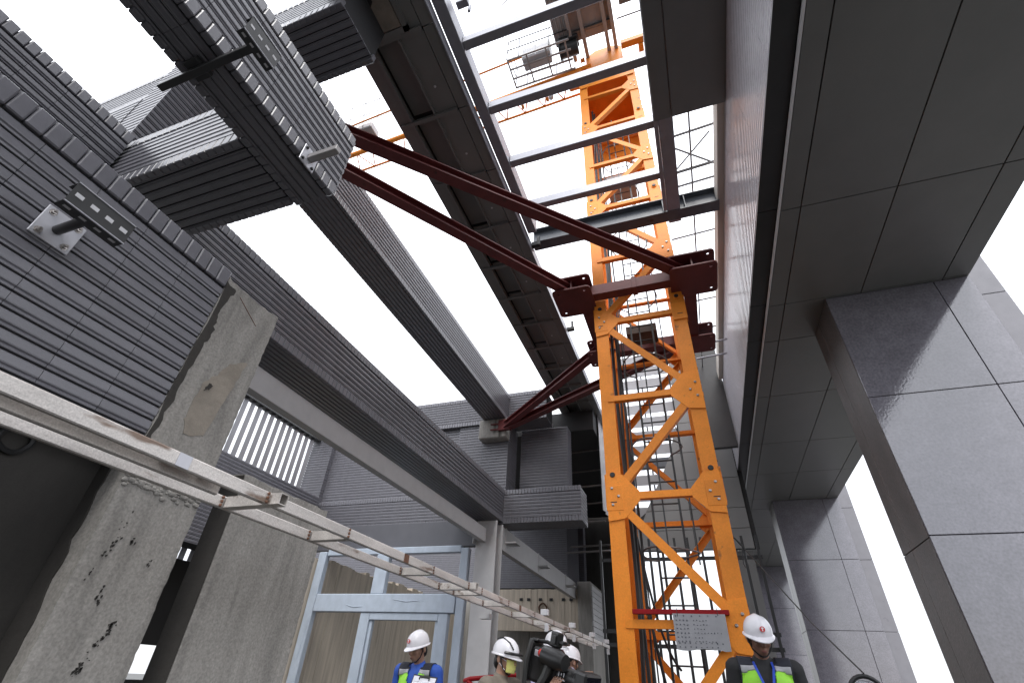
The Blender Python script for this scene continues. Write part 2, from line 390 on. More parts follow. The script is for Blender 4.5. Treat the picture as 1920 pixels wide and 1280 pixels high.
patch([(1.52, .93), (1.63, .97), (1.66, 1.22), (1.69, 1.46), (1.60, 1.40), (1.55, 1.30), (1.50, 1.22), (1.49, 1.02)], -2.3305, .0025, 'concrete_tan', 'mortar_patch', t, .006, 8)
patch([(1.515, 1.18), (1.54, 1.20), (1.555, 1.225), (1.53, 1.235)], -2.3275, .003, 'concrete_dark', 'dark_chip', t, .003, 11)
patch([(1.365, .80), (1.385, .84), (1.40, 1.1), (1.40, 1.35), (1.42, 1.5), (1.40, 1.62), (1.43, 1.80), (1.365, 1.82)], -2.3305, .0015, 'concrete_dark', 'dirty_edge', t, .008, 21)
obj('red_line', M().bar((-2.3285, 1.47, 1.79), (-2.3285, 1.64, 1.70), .003, .002, up=X), 'rust', t)
q_ = random.Random(31); pl = [(-2.525, FLOOR)]+[(-2.40-.05*math.sin(z*2.1)+q_.uniform(-.012, .012), z) for z in [FLOOR+i*.05 for i in range(41)]]+[(-2.525, .75)]
obj('plaster_edge', M().poly([(a_, 1.3615, b_) for a_, b_ in pl], (0, -.006, 0)), 'concrete_dark', t)
mb = M()
for i in range(90):
    y = 1.365+rr.random()*.39; z = .66+rr.gauss(0, .016); k_ = rr.uniform(.4, 1)
    mb.obox((-2.329, y, z), Vector((1, rr.uniform(-.4, .4), rr.uniform(-.4, .4))).normalized(), Y, Z, .016*k_, .034*k_, .022*k_, .006*k_)
obj('mortar_lumps', mb, 'concrete', t, smooth=True)
mb = M(); q_ = random.Random(44)
for y, z, l, a, k in ((1.46, .50, .10, .5, 5), (1.45, .38, .13, .7, 16), (1.50, .22, .07, .2, 12), (1.60, .09, .10, .6, 22), (1.565, .0, .13, .6, 30), (1.5, -.1, .08, 1.2, 9), (1.64, .36, .04, .3, 4), (1.42, .28, .05, .4, 5), (1.53, .43, .03, .3, 4)):
    d = Vector((0, math.sin(a)*.5, math.cos(a)))
    for _ in range(k):
        p = Vector((-2.3288, y, z))+d*l*q_.uniform(-.5, .5)+Vector((0, q_.gauss(0, .007), q_.gauss(0, .006))); w = q_.uniform(.0015, .006); h_ = w*q_.uniform(.8, 2.6)
        mb.poly([p-d*h_, p+Vector((0, w, -h_*.2)), p+d*h_*.9+Vector((0, w*.4, 0)), p+Vector((0, -w, h_*.3))], (.0015, 0, 0))
obj('form_scars', mb, 'concrete_dark', t, kind='stuff')
t = thing('concrete_column', 'wide bare concrete column with a dark left side, behind the aluminium ladder', 'column', (-2.4, 2.33, FLOOR), 'bare concrete columns on the left')
o = column('shaft', '', -2.475, -2.33, 1.962, 2.70, FLOOR, .895, 'concrete', .0025, .01, n=(4, 20, 120), seed=9)
obj('shaded_side', M().box(-2.474, -2.331, 1.955, 1.9595, FLOOR, .88), 'concrete_dark', t, label='left side with its shade put into a dark colour')  # thin dark slab paints the shade on this face
for k in ('label', 'category'): del o[k]
o.parent = t; o.location = -Vector(t.location)

# ================================================================ TILED BEAMS
def beam_y(name, label, xr, xl, y0, y1, z0, z1, budget, mk='tile', near=7.5, end=None, under=True, sb=120):
    """beam running away from the viewer; the tiled face looks to +X"""
    t = thing('tiled_beam', label, 'beam', ((xl+xr)/2, y0, z0), 'grey tiled roof beams')
    core = xr-.016
    obj('beam_core', M().box(xl+.016, core, y0+.004, y1-.004, z0+.014, z1-.014), 'mortar', t)
    tile_face(t, (core, y0, z0+.1), Y, Z, X, y1-y0, z1-z0-.2, budget, mk, near=near)
    soldier(t, (core, y0, z0), Y, Z, X, y1-y0, budget=sb, mk=mk, near=near)
    soldier(t, (core, y1, z1), -Y, -Z, X, y1-y0, budget=sb, mk=mk, near=near)
    if under:
        tile_face(t, (xl, y0, z0+.014), Y, X, -Z, y1-y0, xr-xl-.06, 0, mk, stuff='underside_tiles')
        soldier(t, (xl+.016, y1, z0), -Y, Z, -X, y1-y0, budget=0, mk=mk)
    if end: # tiled end facing -Y or +Y
        yy, n = (y0, -Y) if end < 0 else (y1, Y)
        tile_face(t, (xl, yy+(.004 if end < 0 else -.004), z0+.02), X, Z, n, xr-xl, z1-z0-.04, 0, mk, stuff='end_tiles')
    return t
def beam_x(label, x0, x1, yn, yf, z0, z1, budget, mk='tile', near=7.5, right_end=False, under=True):
    """beam running across the picture; the tiled face looks back to -Y"""
    t = thing('tiled_beam', label, 'beam', (x0, yn, z0), 'grey tiled roof beams')
    core = yn+.016
    obj('beam_core', M().box(x0+.004, x1-.016, core, yf-.016, z0+.014, z1-.014), 'mortar', t)
    tile_face(t, (x0, core, z0+.1), X, Z, -Y, x1-x0, z1-z0-.2, budget, mk, near=near)
    soldier(t, (x0, core, z0), X, Z, -Y, x1-x0, mk=mk, near=near)
    soldier(t, (x1, core, z1), -X, -Z, -Y, x1-x0, mk=mk, near=near)
    if under:
        tile_face(t, (x0, yn, z0+.014), X, Y, -Z, x1-x0, yf-yn, 0, mk, stuff='underside_tiles')
        soldier(t, (x1, yf-.016, z0), -X, Z, Y, x1-x0, mk=mk, budget=60, near=5)
    if right_end:
        tile_face(t, (x1-.016, yn, z0+.02), Y, Z, X, yf-yn, z1-z0-.04, 0, mk, stuff='end_tiles')
    return t
beam_y('A', 'nearest high tiled beam at upper left, carrying two steel brackets on its lit side', -2.06, -2.38, -2.2, 1.58, 2.79, 3.47, 300, end=1)
beam_x('wide dark tiled crossbeam joining the nearest high beam to the left', -6.6, -2.40, 1.02, 1.56, 2.79, 3.47, 200)
beam_y('C0', 'dim tiled beam running behind the nearest wall at the far left edge', -3.8, -4.35, -2.0, 1.0, 2.79, 3.47, 200, under=False)
beam_y('C', 'long lower tiled beam that runs back to the balcony-like tiled box', -3.8, -4.72, 1.58, 9.8, 2.79, 3.47, 300, near=9)
beam_y('B', 'long upper tiled beam against the white sky, ending at the concrete block', -3.8, -4.37, 1.66, 9.8, 5.15, 5.83, 220, mk='tile', near=8)
beam_x('short tiled crossbeam at top centre between upper beam and dark soffit', -3.79, -2.36, 1.08, 1.65, 5.17, 5.83, 120, near=7)
beam_x('upper tiled beam far left, seen past the tiled column top', -9.5, -4.42, 1.12, 1.65, 4.95, 5.55, 0)
def tiled_block(name, label, x0, x1, y0, y1, z0, z1, cat='wall', sides='fr', mk='tile'):
    t = thing(name, label, cat, ((x0+x1)/2, (y0+y1)/2, z0))
    obj('wall_core', M().box(x0+.014, x1-.014, y0+.014, y1, z0, z1), 'mortar', t)
    if 'f' in sides: tile_face(t, (x0, y0+.014, z0), X, Z, -Y, x1-x0, z1-z0, 0, mk)
    if 'r' in sides: tile_face(t, (x1-.014, y0, z0), Y, Z, X, y1-y0, z1-z0, 0, mk)
    return t
# column standing on the crossing
t = thing('tiled_column', 'upper tiled column above the dark crossbeam, one side dark and one side bright', 'column', (-4.1, 1.3, 3.47))
obj('column_core', M().box(-4.38, -3.99, 1.024, 1.64, 3.46, 6.6), 'mortar', t)
tile_face(t, (-3.99, 1.0, 3.47), Y, Z, X, .66, 3.1, 300)
tile_face(t, (-4.40, 1.02, 3.47), X, Z, -Y, .41, 3.1, 0, mk='tile')
tiled_block('tiled_wall', 'bright ribbed tile wall beside the upper tiled column, far left', -6.2, -4.405, 1.0, 1.6, 3.47, 4.47)
# far ring
beam_x('far upper tiled beam closing the roof opening at the back, under the sky', -7.2, -2.85, 9.8, 10.4, 5.15, 5.90, 0)
beam_x('tiled box beam at the far end, sticking out like a balcony', -4.3, -2.09, 9.81, 10.4, 2.76, 3.46, 0, right_end=True)
beam_x('far lower tiled beam behind the grey girder', -9.6, -4.34, 9.82, 10.4, 2.79, 3.47, 0)
t = tiled_block('tiled_column', 'far tiled column carrying a bare concrete block under the upper beam', -5.1, -3.80, 9.86, 10.5, 3.47, 5.14, 'column')
o = obj('concrete_block', M().box(-4.47, -3.78, 9.60, 9.9, 4.66, 5.145, .02), 'concrete', t)
tiled_block('tiled_wall', 'recessed tiled wall right of the far tiled column, in shade', -3.70, -2.52, 10.5, 10.9, 3.40, 5.2)
tiled_block('tiled_wall', 'tiled wall above the grey girder at far left, behind the lower beam', -8.90, -4.6, 9.92, 10.4, 3.475, 5.2)
tiled_block('tiled_column', 'narrow tiled pier at far left beside the metal louvres', -9.55, -8.84, 9.78, 10.3, 3.3, 5.4, 'column')
tiled_block('tiled_wall', 'dim tiled wall under the far box beam', -6.75, -4.05, 16.5, 18.2, 2.55, 4.9)
tiled_block('tiled_wall', 'low tiled wall below the metal louvres', -9.2, -8.7, 6.0, 9.7, 1.8, 3.55, sides='r')

# ================================================================ DARK ROOF SOFFIT BAND (left of the crane opening)
t = thing('roof_soffit', 'long dark metal soffit with cross ribs left of the crane opening', 'soffit', (-2.3, 4, 5.85))
y0, y1 = -1.4, 12.3
obj('roof_slab', M().box(-2.78, -1.86, y0, y1, 6.02, 6.14), 'black', t)
obj('edge_panel', M().box(-2.80, -2.64, y0, y1, 5.85, 6.02), 'soffit', t)
obj('edge_trim', M().box(-1.815, -1.80, y0, y1, 5.840, 6.01), 'steel', t)
rows = [-1.35, -.4, .56, 1.72, 2.69, 3.64, 4.60, 5.45, 6.3, 7.15, 8.0, 8.85, 9.7, 10.55, 11.4, 12.25]
for a, b in zip(rows[:-1], rows[1:]):
    obj('soffit_panel', M().box(-1.955, -1.818, a+.006, b-.006, 5.862, 5.90), 'soffit', t)
    obj('soffit_panel', M().box(-2.265, -1.967, a+.03, b-.006, 5.868, 5.90), 'soffit', t)
    obj('soffit_panel', M().box(-2.60, -2.285, a+.03, b-.03, 5.985, 6.01), 'soffit', t)
    obj('rib', M().box(-2.78, -1.97, b-.03, b+.018, 5.815, 5.865), 'soffit', t)
obj('long_rail', M().box(-2.282, -2.262, 1.7, y1, 5.83, 5.90), 'soffit', t)
obj('long_rail', M().box(-2.632, -2.60, 1.72, y1, 5.83, 5.90), 'soffit', t)
obj('bare_concrete', M().box(-2.56, -2.16, .30, 1.62, 5.80, 5.86), 'concrete_tan', t)
obj('bare_concrete', M().poly([(-2.42, 1.1, 5.795), (-2.36, 1.16, 5.795), (-2.33, 1.32, 5.795), (-2.40, 1.38, 5.795), (-2.44, 1.3, 5.795)], (0, 0, .01)), 'black', t, label='dark broken hole in the bare concrete patch')
obj('patch_frame', M().box(-2.15, -2.10, .2, 1.70, 5.80, 5.87), 'soffit', t)
obj('patch_frame', M().box(-2.62, -2.10, 1.63, 1.69, 5.80, 5.87), 'soffit', t)
mb = M()
for a in rows[3:]: mb.lathe((-2.12, a-.34, 5.863), [(.016, 0), (.016, -.006), (.004, -.01)], 8)
obj('fixings', mb, 'box', t)
# debris clips on the edge
for y in (5.2, 7.6): mb = M(); mb.box(-1.79, -1.64, y, y+.08, 5.89, 5.97, .01); mb.box(-1.70, -1.66, y+.02, y+.06, 5.96, 6.12); obj('edge_clip', mb, 'rubber', t)

# ================================================================ STEEL OPENING FRAME
t = thing('steel_roof_frame', 'silver steel frame of rafters and purlins around the crane opening', 'steel frame', (-.7, 2, 6.02))
obj('rafter', M().box(-1.797, -1.655, -1.4, 5.05, 6.02, 6.28, .006), 'steel', t)
obj('rafter', M().box(.40, .585, -1.4, 5.48, 6.0, 6.26, .008), 'steel', t, label='right-hand rafter with a rounded welded lower end')
for y in (-.5, .4, 1.28, 2.065, 2.885, 3.715, 4.535):
    obj('purlin', M().box(-1.65, .395, y, y+.105, 6.05, 6.20, .005), 'steel', t)
mb = M(); mb.box(.345, .395, -1.4, 5.2, 6.0, 6.012); mb.box(.345, .352, -1.4, 5.2, 6.012, 6.10); obj('edge_angle', mb, 'steel', t)
mb = M(); mb.box(-1.6, -1.46, 1.72, 1.80, 6.20, 6.32, .005); mb.box(-1.50, -1.47, 1.83, 1.86, 6.2, 6.36); obj('angle_cleat', mb, 'steel', t)
t = thing('steel_beam', 'dark steel I-beam crossing behind the purlins', 'beam', (-.4, 5.25, 6.0))
mb = M(); mb.box(-1.79, 1.14, 5.22, 5.42, 5.99, 6.005); mb.box(-1.79, 1.14, 5.312, 5.326, 6.005, 6.30); mb.box(-1.79, 1.14, 5.22, 5.42, 6.30, 6.315)
obj('i_section', mb, 'steel_dark', t)
mb = M()
for x in (.34, .66, 1.12): mb.box(x, x+.012, 5.23, 5.31, 6.006, 6.30)
obj('stiffener', mb, 'steel_dark', t)
mb = M()
for i in range(6): mb.lathe((.37, 5.10+.05*i, 6.02+.04*(i % 2)), [(.014, 0), (.014, .02), (.006, .03)], 6, (-1, 0, 0))
obj('bolt', mb, 'bolt', t)

# dark soffit panels on the right of the opening
t = thing('roof_soffit', 'dark flat soffit panels right of the purlins, cut off at the opening', 'soffit', (.8, 1, 5.97))
obj('soffit_panel', M().box(.352, .555, -1.4, 3.68, 5.965, 5.995), 'soffit', t)
obj('soffit_panel', M().box(.572, 1.205, -1.4, 3.68, 5.962, 5.995), 'soffit', t)
obj('roof_slab', M().box(.60, 1.21, -1.4, 3.66, 6.0, 6.3), 'black', t)

# ================================================================ RIGHT CANOPY
t = thing('canopy', 'large grey panelled canopy on the right, carried by granite pillars', 'canopy', (2.5, 6, 4.3))
obj('canopy_body', M().box(1.245, 3.64, -3.5, 26, 4.36, 6.05), 'black', t)
xs = [1.434, 1.634, 2.515, 3.386, 3.655]; ys = [-3.5, -.35, 4.10, 5.78, 6.645, 8.385, 10.48, 12.3, 14.2, 15.1, 17, 19, 21, 23, 25.9]
for i in range(4):
    for j in range(len(ys)-1):
        obj('soffit_panel', M().box(xs[i]+.006, xs[i+1]-.006, ys[j]+.006, ys[j+1]-.006, 4.30, 4.33, .002), 'soffit', t)
obj('edge_panel', M().box(3.641, 3.655, -3.5, 26, 4.331, 6.06), 'soffit', t)
for j in range(len(ys)-1):
    obj('gap_panel', M().box(1.215, 1.410, ys[j]+.005, ys[j+1]-.005, 4.345, 4.36), 'darkmetal', t)
obj('white_trim', M().box(1.412, 1.430, -3.5, 26, 4.288, 4.325), 'white', t)
obj('fascia_core', M().box(1.225, 1.245, -3.5, 26, 4.361, 6.10), 'mortar', t)
mb = M(); n = 25
for j in range(n):
    z = 4.36+(6.08-4.36)*(j+.5)/n
    for k in range(60):
        y = -3.5+29.4*k/60; tile_geo(mb, Vector((1.225, y+.245, z)), -Y, Z, -X, .486, .058, .014, .005)
obj('fascia_tiles', mb, 'tile_light', t, kind='stuff', label='pale ribbed tile fascia facing the crane')
o = obj('concrete_edge', M().box(1.118, 1.206, 3.70, 10.6, 6.02, 6.3, .006), 'beige'); tag(o, 'pale concrete roof edge strip along the tile fascia', 'roof edge')

def pillar(yf, label, lo=FLOOR):
    t = thing('granite_pillar', label, 'pillar', (2.88, yf+.4, lo), 'granite pillars under the canopy')
    yb = yf+.85
    obj('pillar_core', M().box(2.13, 3.63, yf+.02, yb-.02, lo, 4.3), 'black', t)
    zs = [lo, -.15, 1.335, 2.825, 4.297]; g = .004
    for a, b in zip(zs[:-1], zs[1:]):
        obj('stone_slab', M().box(2.112, 3.287-g, yf, yf+.02, a+g, b-g, .003), 'granite', t)
        obj('stone_slab', M().box(3.287+g, 3.652, yf, yf+.02, a+g, b-g, .003), 'granite', t)
    for a, b in zip([lo, -.2, 1.32], [-.2, 1.32, 4.297]):
        obj('stone_slab', M().box(2.108, 2.128, yf+.024, yf+.555, a+g, b-g, .003), 'granite_side', t, label='brown-grey side slab')
        obj('stone_slab', M().box(2.108, 2.128, yf+.561, yb, a+g, b-g, .003), 'granite_side', t, label='brown-grey side slab')
    zs = [lo, -.15, 1.335, 2.825, 4.06, 6.3]
    for a, b in zip(zs[:-1], zs[1:]):
        obj('return_slab', M().box(3.662, 3.95, yf+.10, yb, a+g, b-g, .003), 'granite_light', t, label='paler outer return slab')
    return t
pillar(5.8, 'nearest big grey granite pillar at the right edge')
pillar(14.4, 'second granite pillar, framed between the nearest pillar and the crane')
pillar(23.0, 'farthest granite pillar, a thin strip beside the orange mast')

# ================================================================ TOWER CRANE
t = crane = thing('tower_crane', 'orange lattice tower crane rising through the roof opening', 'crane', (-.27, 6.56, FLOOR))
XL, XR, YF, YB = -.93, .395, 5.9, 7.23; TOPZ = 12.0
LW, TH = .185, .02
for (x, y, sx, sy) in ((XL, YF, 1, 1), (XR, YF, -1, 1), (XL, YB, 1, -1), (XR, YB, -1, -1)):
    mb = M(); mb.box(x, x+sx*LW, y, y+sy*TH, FLOOR, TOPZ, .003); mb.box(x, x+sx*TH, y+sy*(TH+.001), y+sy*LW, FLOOR, TOPZ, .003)
    obj('mast_leg', mb, 'orange', t)
z0 = 1.91; st = 1.34; lv = [z0+st*k for k in range(-2, 8)]
def member(a, b, face, w=.075, nm='diagonal_brace'):
    # angle bar lying in the plane of a mast face
    up = {'f': Y, 'b': -Y, 'l': X, 'r': -X}[face]; mb = M(); p0, p1, d, l, x, y = mb.frame(a, b, up)
    s = w/2; q = .010
    mb.prof(a, b, [(-s, -q), (s, -q), (s, 0), (-s+q, 0), (-s+q, w*.8), (-s, w*.8)], up)
    obj(nm, mb, 'orange', t)
def gusset(x, z, sx, y, ny, big=1):
    mb = M(); w, h = .34*big, .46*big
    pts = [(x, y, z-h*.55), (x+sx*w*.52, y, z-h*.5), (x+sx*w, y, z-.06), (x+sx*w, y, z+.05), (x+sx*w*.52, y, z+h*.5), (x, y, z+h*.55)]
    mb.poly(pts, (0, ny*.012, 0)); obj('gusset_plate', mb, 'orange', t)
    mb = M()
    for dx, dz in ((.035, .10), (.035, -.10), (.11, 0)):
        mb.lathe((x+sx*(dx+.03), y+ny*.012, z+dz), [(.018, 0), (.018, .012), (.010, .018)], 6, (0, ny, 0))
    obj('gusset_bolt', mb, 'bolt', t)
for i, z in enumerate(lv):
    k = i-2
    member((XL+.10, YF-.006, z), (XR-.10, YF-.006, z), 'f', .082, 'horizontal_strut')
    member((XR-.10, YB+.006, z), (XL+.10, YB+.006, z), 'b', .09, 'horizontal_strut')
    member((XL-.006, YB-.1, z-.03), (XL-.006, YF+.1, z-.03), 'l', .07, 'horizontal_strut')
    member((XR+.006, YF+.1, z-.03), (XR+.006, YB-.1, z-.03), 'r', .07, 'horizontal_strut')
    left = (k % 2 == 0)
    gusset(XL if left else XR, z, 1 if left else -1, YF-.0065, -1, 1.15 if k in (0, 1) else 1)
    gusset(XR if left else XL, z, -1 if left else 1, YB+.0065, 1, .9)
    if k == 0: gusset(XR, z, -1, YF-.0065, -1, 1.0)
    if i < len(lv)-1:
        z2 = lv[i+1]; a, b = (XL+.17, XR-.17) if left else (XR-.17, XL+.17)
        member((a, YF-.004, z+.12), (b, YF-.004, z2-.12), 'f', .10)
        member((b, YB+.004, z+.12), (a, YB+.004, z2-.12), 'b', .085)
        ya, yb_ = (YF+.15, YB-.15) if left else (YB-.15, YF+.15)
        member((XL-.004, ya, z+.1), (XL-.004, yb_, z2-.1), 'l', .07)
        member((XR+.004, yb_, z+.1), (XR+.004, ya, z2-.1), 'r', .07)
# leg splices: sleeves, pins and slots
for zz in (1.98, 4.66, 7.34, 10.02):
    for x, sx in ((XL, 1), (XR, -1)):
        mb = M(); mk = M(); mp = M()
        mb.box(x-sx*.012, x+sx*(LW+.004), YF-.0225, YF-.001, zz-.24, zz+.06, .003)
        mb.box(x-sx*.020, x-sx*.002, YF+.01, YF+.14, zz-.2, zz+.22, .003)
        mp.lathe((x+sx*.085, YF-.001, zz+.2), [(.045, 0), (.045, .016), (.034, .017), (.034, .006)], 14, (0, -1, 0))
        mk.lathe((x+sx*.085, YF-.002, zz+.2), [(.033, 0), (.033, .022), (.028, .03)], 10, (0, -1, 0))
        mk.box(x+sx*.04, x+sx*.115, YF-.0255, YF-.0226, zz-.145, zz-.135)
        sp = obj('leg_splice', mb, 'orange', t); obj('pin_collar', mp, 'orange', sp); obj('splice_pin', mk, 'rubber', sp)
mb = M()
for k in range(60):
    z = FLOOR+.3+k*.22
    for x in (XL-.001, XR+.001): mb.lathe((x, YF+.09, z), [(.014, 0), (.014, .012)], 6, (1 if x > 0 else -1, 0, 0))
for x, zz in ((XL+.02, 3.0), (XL+.02, 5.7)):
    for j in range(3): mb.lathe((XL+.1+.001, YB-.02, zz+j*.09), [(.026, 0), (.026, .004)], 8, (0, -1, 0))
obj('leg_bolt', mb, 'rust', t)
# ladder with safety hoops inside the mast
LYv = 6.75; lx0, lx1 = -.47, -.12
for x in (lx0, lx1): obj('ladder_stile', M().box(x-.014, x+.014, LYv-.025, LYv+.025, FLOOR+.2, 11.4), 'tube_black', t)
for k in range(42): obj('ladder_rung', M().tube((lx0, LYv, FLOOR+.35+.3*k), (lx1, LYv, FLOOR+.35+.3*k), .011, 6), 'tube_black', t)
for z in [1.35+1.34*k for k in range(7)]:
    pts = [((lx0+lx1)/2+.33*math.sin(a), LYv-.36+.36*math.cos(a)*-1*-1, z+.02*math.sin(2*a)) for a in [R(-150)+R(300)*i/20+R(180) for i in range(21)]]
    obj('safety_hoop', M().path(pts, .011, 6), 'tube', t)
for a in (R(110), R(180), R(250)):
    p = ((lx0+lx1)/2+.33*math.sin(a), LYv-.36+.36*math.cos(a))
    obj('cage_strip', M().box(p[0]-.009, p[0]+.009, p[1]-.003, p[1]+.003, 1.2, 10.3), 'tube_black', t)
for z, x0, x1, ya, yb_ in ((4.98, -.56, -.05, 6.85, 7.2), (8.9, -.6, 0, 6.6, 7.15)):
    mb = M(); mb.box(x0, x1, ya, yb_, z, z+.05); mb.box(x0, x1, ya-.02, ya-.001, z, z+.16); obj('rest_platform', mb, 'brown' if z < 6 else 'grille', t)
rr = random.Random(2)
for i in range(5):
    x = XL+.19+.028*i; y = 6.25+.06*i
    pts = [(x+.02*math.sin(z*1.3+i*2)+.012*rr.random(), y+.03*math.sin(z*.8+i), z) for z in [FLOOR+k*.45 for k in range(29)]]
    obj('power_cable', M().path(pts, (.024, .017, .02, .011, .009)[i], 6), 'rubber', t)
mb = M(); pts = [(XL+.22+.35*s, 6.5+.1*s, 1.75-1.55*s-.35*math.sin(math.pi*s)) for s in [i/14 for i in range(15)]]
mb.path(pts, .014, 6); mb.path([(p[0]+.06, p[1], p[2]-.9) for p in pts[::-1]], .018, 6); obj('power_cable', mb, 'rubber', t)
obj('white_conduit', M().box(XL+.11, XL+.128, 7.0, 7.02, -.1, 2.0), 'white', t)
# slewing unit and machinery at the top
mb = M(); mb.lathe((-.27, 6.56, 11.95), [(.62, 0), (.72, .04), (.72, .3), (.60, .34), (.60, .40)], 28); obj('slewing_ring', mb, 'orange', t, smooth=True)
mb = M()
mb.poly([(-.88, 7.20, 10.6), (.34, 7.20, 10.6), (.34, 7.20, 11.95), (-.88, 7.20, 11.95)], (0, .02, 0)); mb.box(-.9, .36, 5.87, 5.885, 11.75, 11.95)
for s in (-1, 1): mb.box(-.27+s*.60-.015, -.27+s*.60+.015, 5.9, 7.2, 11.1, 11.95)
obj('transition_frame', mb, 'orange', t)
mb = M(); mb.lathe((-.27, 6.56, 12.36), [(.55, 0), (.62, .1), (.62, .5), (.5, .56)], 24)
mb.poly([(-.72, 5.95, 12.55), (.20, 5.95, 12.55), (.20, 5.95, 13.45), (-.05, 5.95, 13.62), (-.45, 5.95, 13.62), (-.72, 5.95, 13.4)], (0, .9, 0))
obj('turntable', mb, 'orange', t)
dk = obj('machinery_deck', M().box(-.98, .10, 3.6, 5.55, 13.55, 13.70, .01), 'grille', t)
for x in (-.98, -.66, -.10, .08): obj('deck_beam', M().box(x-.045, x+.045, 3.6, 5.95, 13.36, 13.55), 'grille', dk)
for y in (4.2, 4.8, 5.3): obj('deck_beam', M().box(-.93, .04, y-.03, y+.03, 13.44, 13.54), 'tube', dk)
mb = M()
for k in range(9): mb.tube((-1.36+.05*k, 3.7, 13.5+.02*(k % 2)), (-1.36+.05*k, 5.5, 13.5+.02*(k % 2)), .03, 6)
obj('cable_drum', mb, 'grille', t)
mb = M(); mb.lathe((-1.05, 5.55, 13.25), [(.18, -.22), (.18, .22)], 14, X); mb.lathe((-1.05, 5.55, 13.25), [(.26, -.26), (.26, -.22)], 14, X); mb.box(-1.3, -.8, 5.3, 5.6, 13.35, 13.5, .02)
obj('hoist_winch', mb, 'tube_black', t, smooth=True)
eb = obj('electrical_box', M().box(-2.26, -1.52, 5.28, 5.62, 13.0, 13.62, .02), 'box', t)
obj('box_door', M().box(-2.24, -1.90, 5.262, 5.279, 13.04, 13.58, .004), 'box', eb); obj('box_door', M().box(-1.88, -1.54, 5.262, 5.279, 13.04, 13.58, .004), 'box', eb)
mb = M()
for yy in (5.18, 5.42, 5.66, 5.9): mb.box(-2.62, -1.0, yy-.02, yy+.02, 12.92, 12.97)
for q in range(4): mb.box(-2.62+.5*q, -2.58+.5*q, 5.2, 5.88, 12.915, 12.935)
wk = obj('walkway', mb, 'grille', t)
mb = M()
for x in (-2.62, -2.3, -1.5, -1.0): mb.tube((x, 5.16, 12.95), (x, 5.16, 13.95), .016, 6); mb.tube((x, 5.9, 12.95), (x, 5.9, 13.95), .016, 6)
for z in (13.45, 13.95): mb.path([(-1.0, 5.16, z), (-2.62, 5.16, z), (-2.62, 5.9, z)], .016, 6)
obj('handrail', mb, 'tube_black', wk)
obj('deck_rail', M().path([(-1.2, 3.9, 14.7), (-2.6, 4.5, 14.6), (-2.75, 4.9, 14.3), (-2.66, 5.1, 13.3)], .014, 6), 'tube', t)
jb = obj('jib', M().tube((-.6, 5.98, 12.95), (-11.5, 6.45, 13.05), .075, 10), 'orange', t, smooth=True, label='orange lattice jib reaching left')
obj('jib_chord', M().tube((-1.0, 5.42, 13.6), (-11.5, 5.7, 13.1), .028, 8), 'orange', jb)
obj('jib_chord', M().tube((-.7, 6.6, 13.0), (-11.5, 7.0, 13.05), .035, 8), 'orange', jb)
for k in range(18):
    x = -1.2-.56*k; x2 = x-.28; sl_ = (.47/10.9)
    ya = 5.98+(-.6-x)*sl_; yb2 = 6.6+(-.7-x2)*.037
    obj('jib_lacing', M().tube((x, ya, 12.95), (x2, yb2, 13.0), .018, 6), 'orange', jb)
    obj('jib_lacing', M().tube((x2, yb2, 13.0), (x-.56, ya+.02, 12.95), .018, 6), 'orange', jb)
for x in (-1.9, -2.6, -4.2): obj('jib_post', M().box(x-.035, x+.035, 6.02, 6.5, 12.9, 12.98), 'orange', jb)
mb = M(); mb.box(-1.25, -.85, 5.95, 6.35, 12.7, 13.05, .02); obj('jib_root', mb, 'orange', jb)
obj('sheave', M().lathe((-.78, 5.8, 13.0), [(.09, -.05), (.05, -.02), (.05, .02), (.09, .05)], 14, X), 'orange', jb)
mb = M(); mb.box(-7.6, -7.1, 5.7, 6.1, 13.15, 13.4, .02); obj('jib_winch', mb, 'grille', jb)
mb = M()
for x in (-7.9, -7.4, -6.9): mb.path([(x, 5.7, 13.2), (x, 5.5, 14.2), (x, 5.2, 14.2)], .012, 5)
mb.path([(-7.9, 5.5, 14.2), (-6.9, 5.5, 14.2)], .012, 5); mb.path([(-7.9, 5.6, 13.7), (-6.9, 5.6, 13.7)], .012, 5)
obj('jib_handrail', mb, 'tube', jb)
cj = obj('counter_jib', M().box(.2, 6.0, 5.7, 5.85, 13.0, 13.16), 'orange', t)
obj('counter_jib_beam', M().box(.3, 6.0, 4.9, 5.02, 13.4, 13.5), 'tube', cj); obj('counter_jib_beam', M().box(.3, 6.0, 4.4, 4.5, 13.5, 13.6), 'tube', cj)
obj('counter_jib_beam', M().box(.6, .72, 5.85, 6.3, 12.9, 13.1), 'orange', cj)
obj('counter_jib_rail', M().tube((.2, 5.25, 13.3), (6, 5.25, 13.3), .02, 6), 'tube', cj)
obj('hanging_lamp', M().lathe((-1.7, 6.1, 12.4), [(.02, 0), (.06, -.05), (.07, -.15), (.03, -.19)], 12), 'box', t, smooth=True)

# ---------------------------------------------------------------- red tie frame and braces
t = thing('crane_tie', 'dark red steel collar and braces tying the crane mast to the building', 'crane tie', (-.27, 6.56, 5.1))
ZC = 5.06
def isec(p0, p1, w, h, up=Z, tf=.018, tw=.014):
    a, b = w/2, h/2
    return M().prof(p0, p1, [(-a, -b), (a, -b), (a, -b+tf), (tw/2, -b+tf), (tw/2, b-tf), (a, b-tf), (a, b), (-a, b), (-a, b-tf), (-tw/2, b-tf), (-tw/2, -b+tf), (-a, -b+tf)], up)
yf_, yb_ = YF-.17, YB+.17; xl_, xr_ = XL-.13, XR+.13
obj('collar_bar', M().box(xl_-.05, xr_+.05, yf_-.095, yf_+.075, ZC-.09, ZC+.10, .004), 'red', t)
obj('collar_bar', M().box(xl_-.05, xr_+.05, yb_-.09, yb_+.09, ZC-.09, ZC+.10, .004), 'red', t)
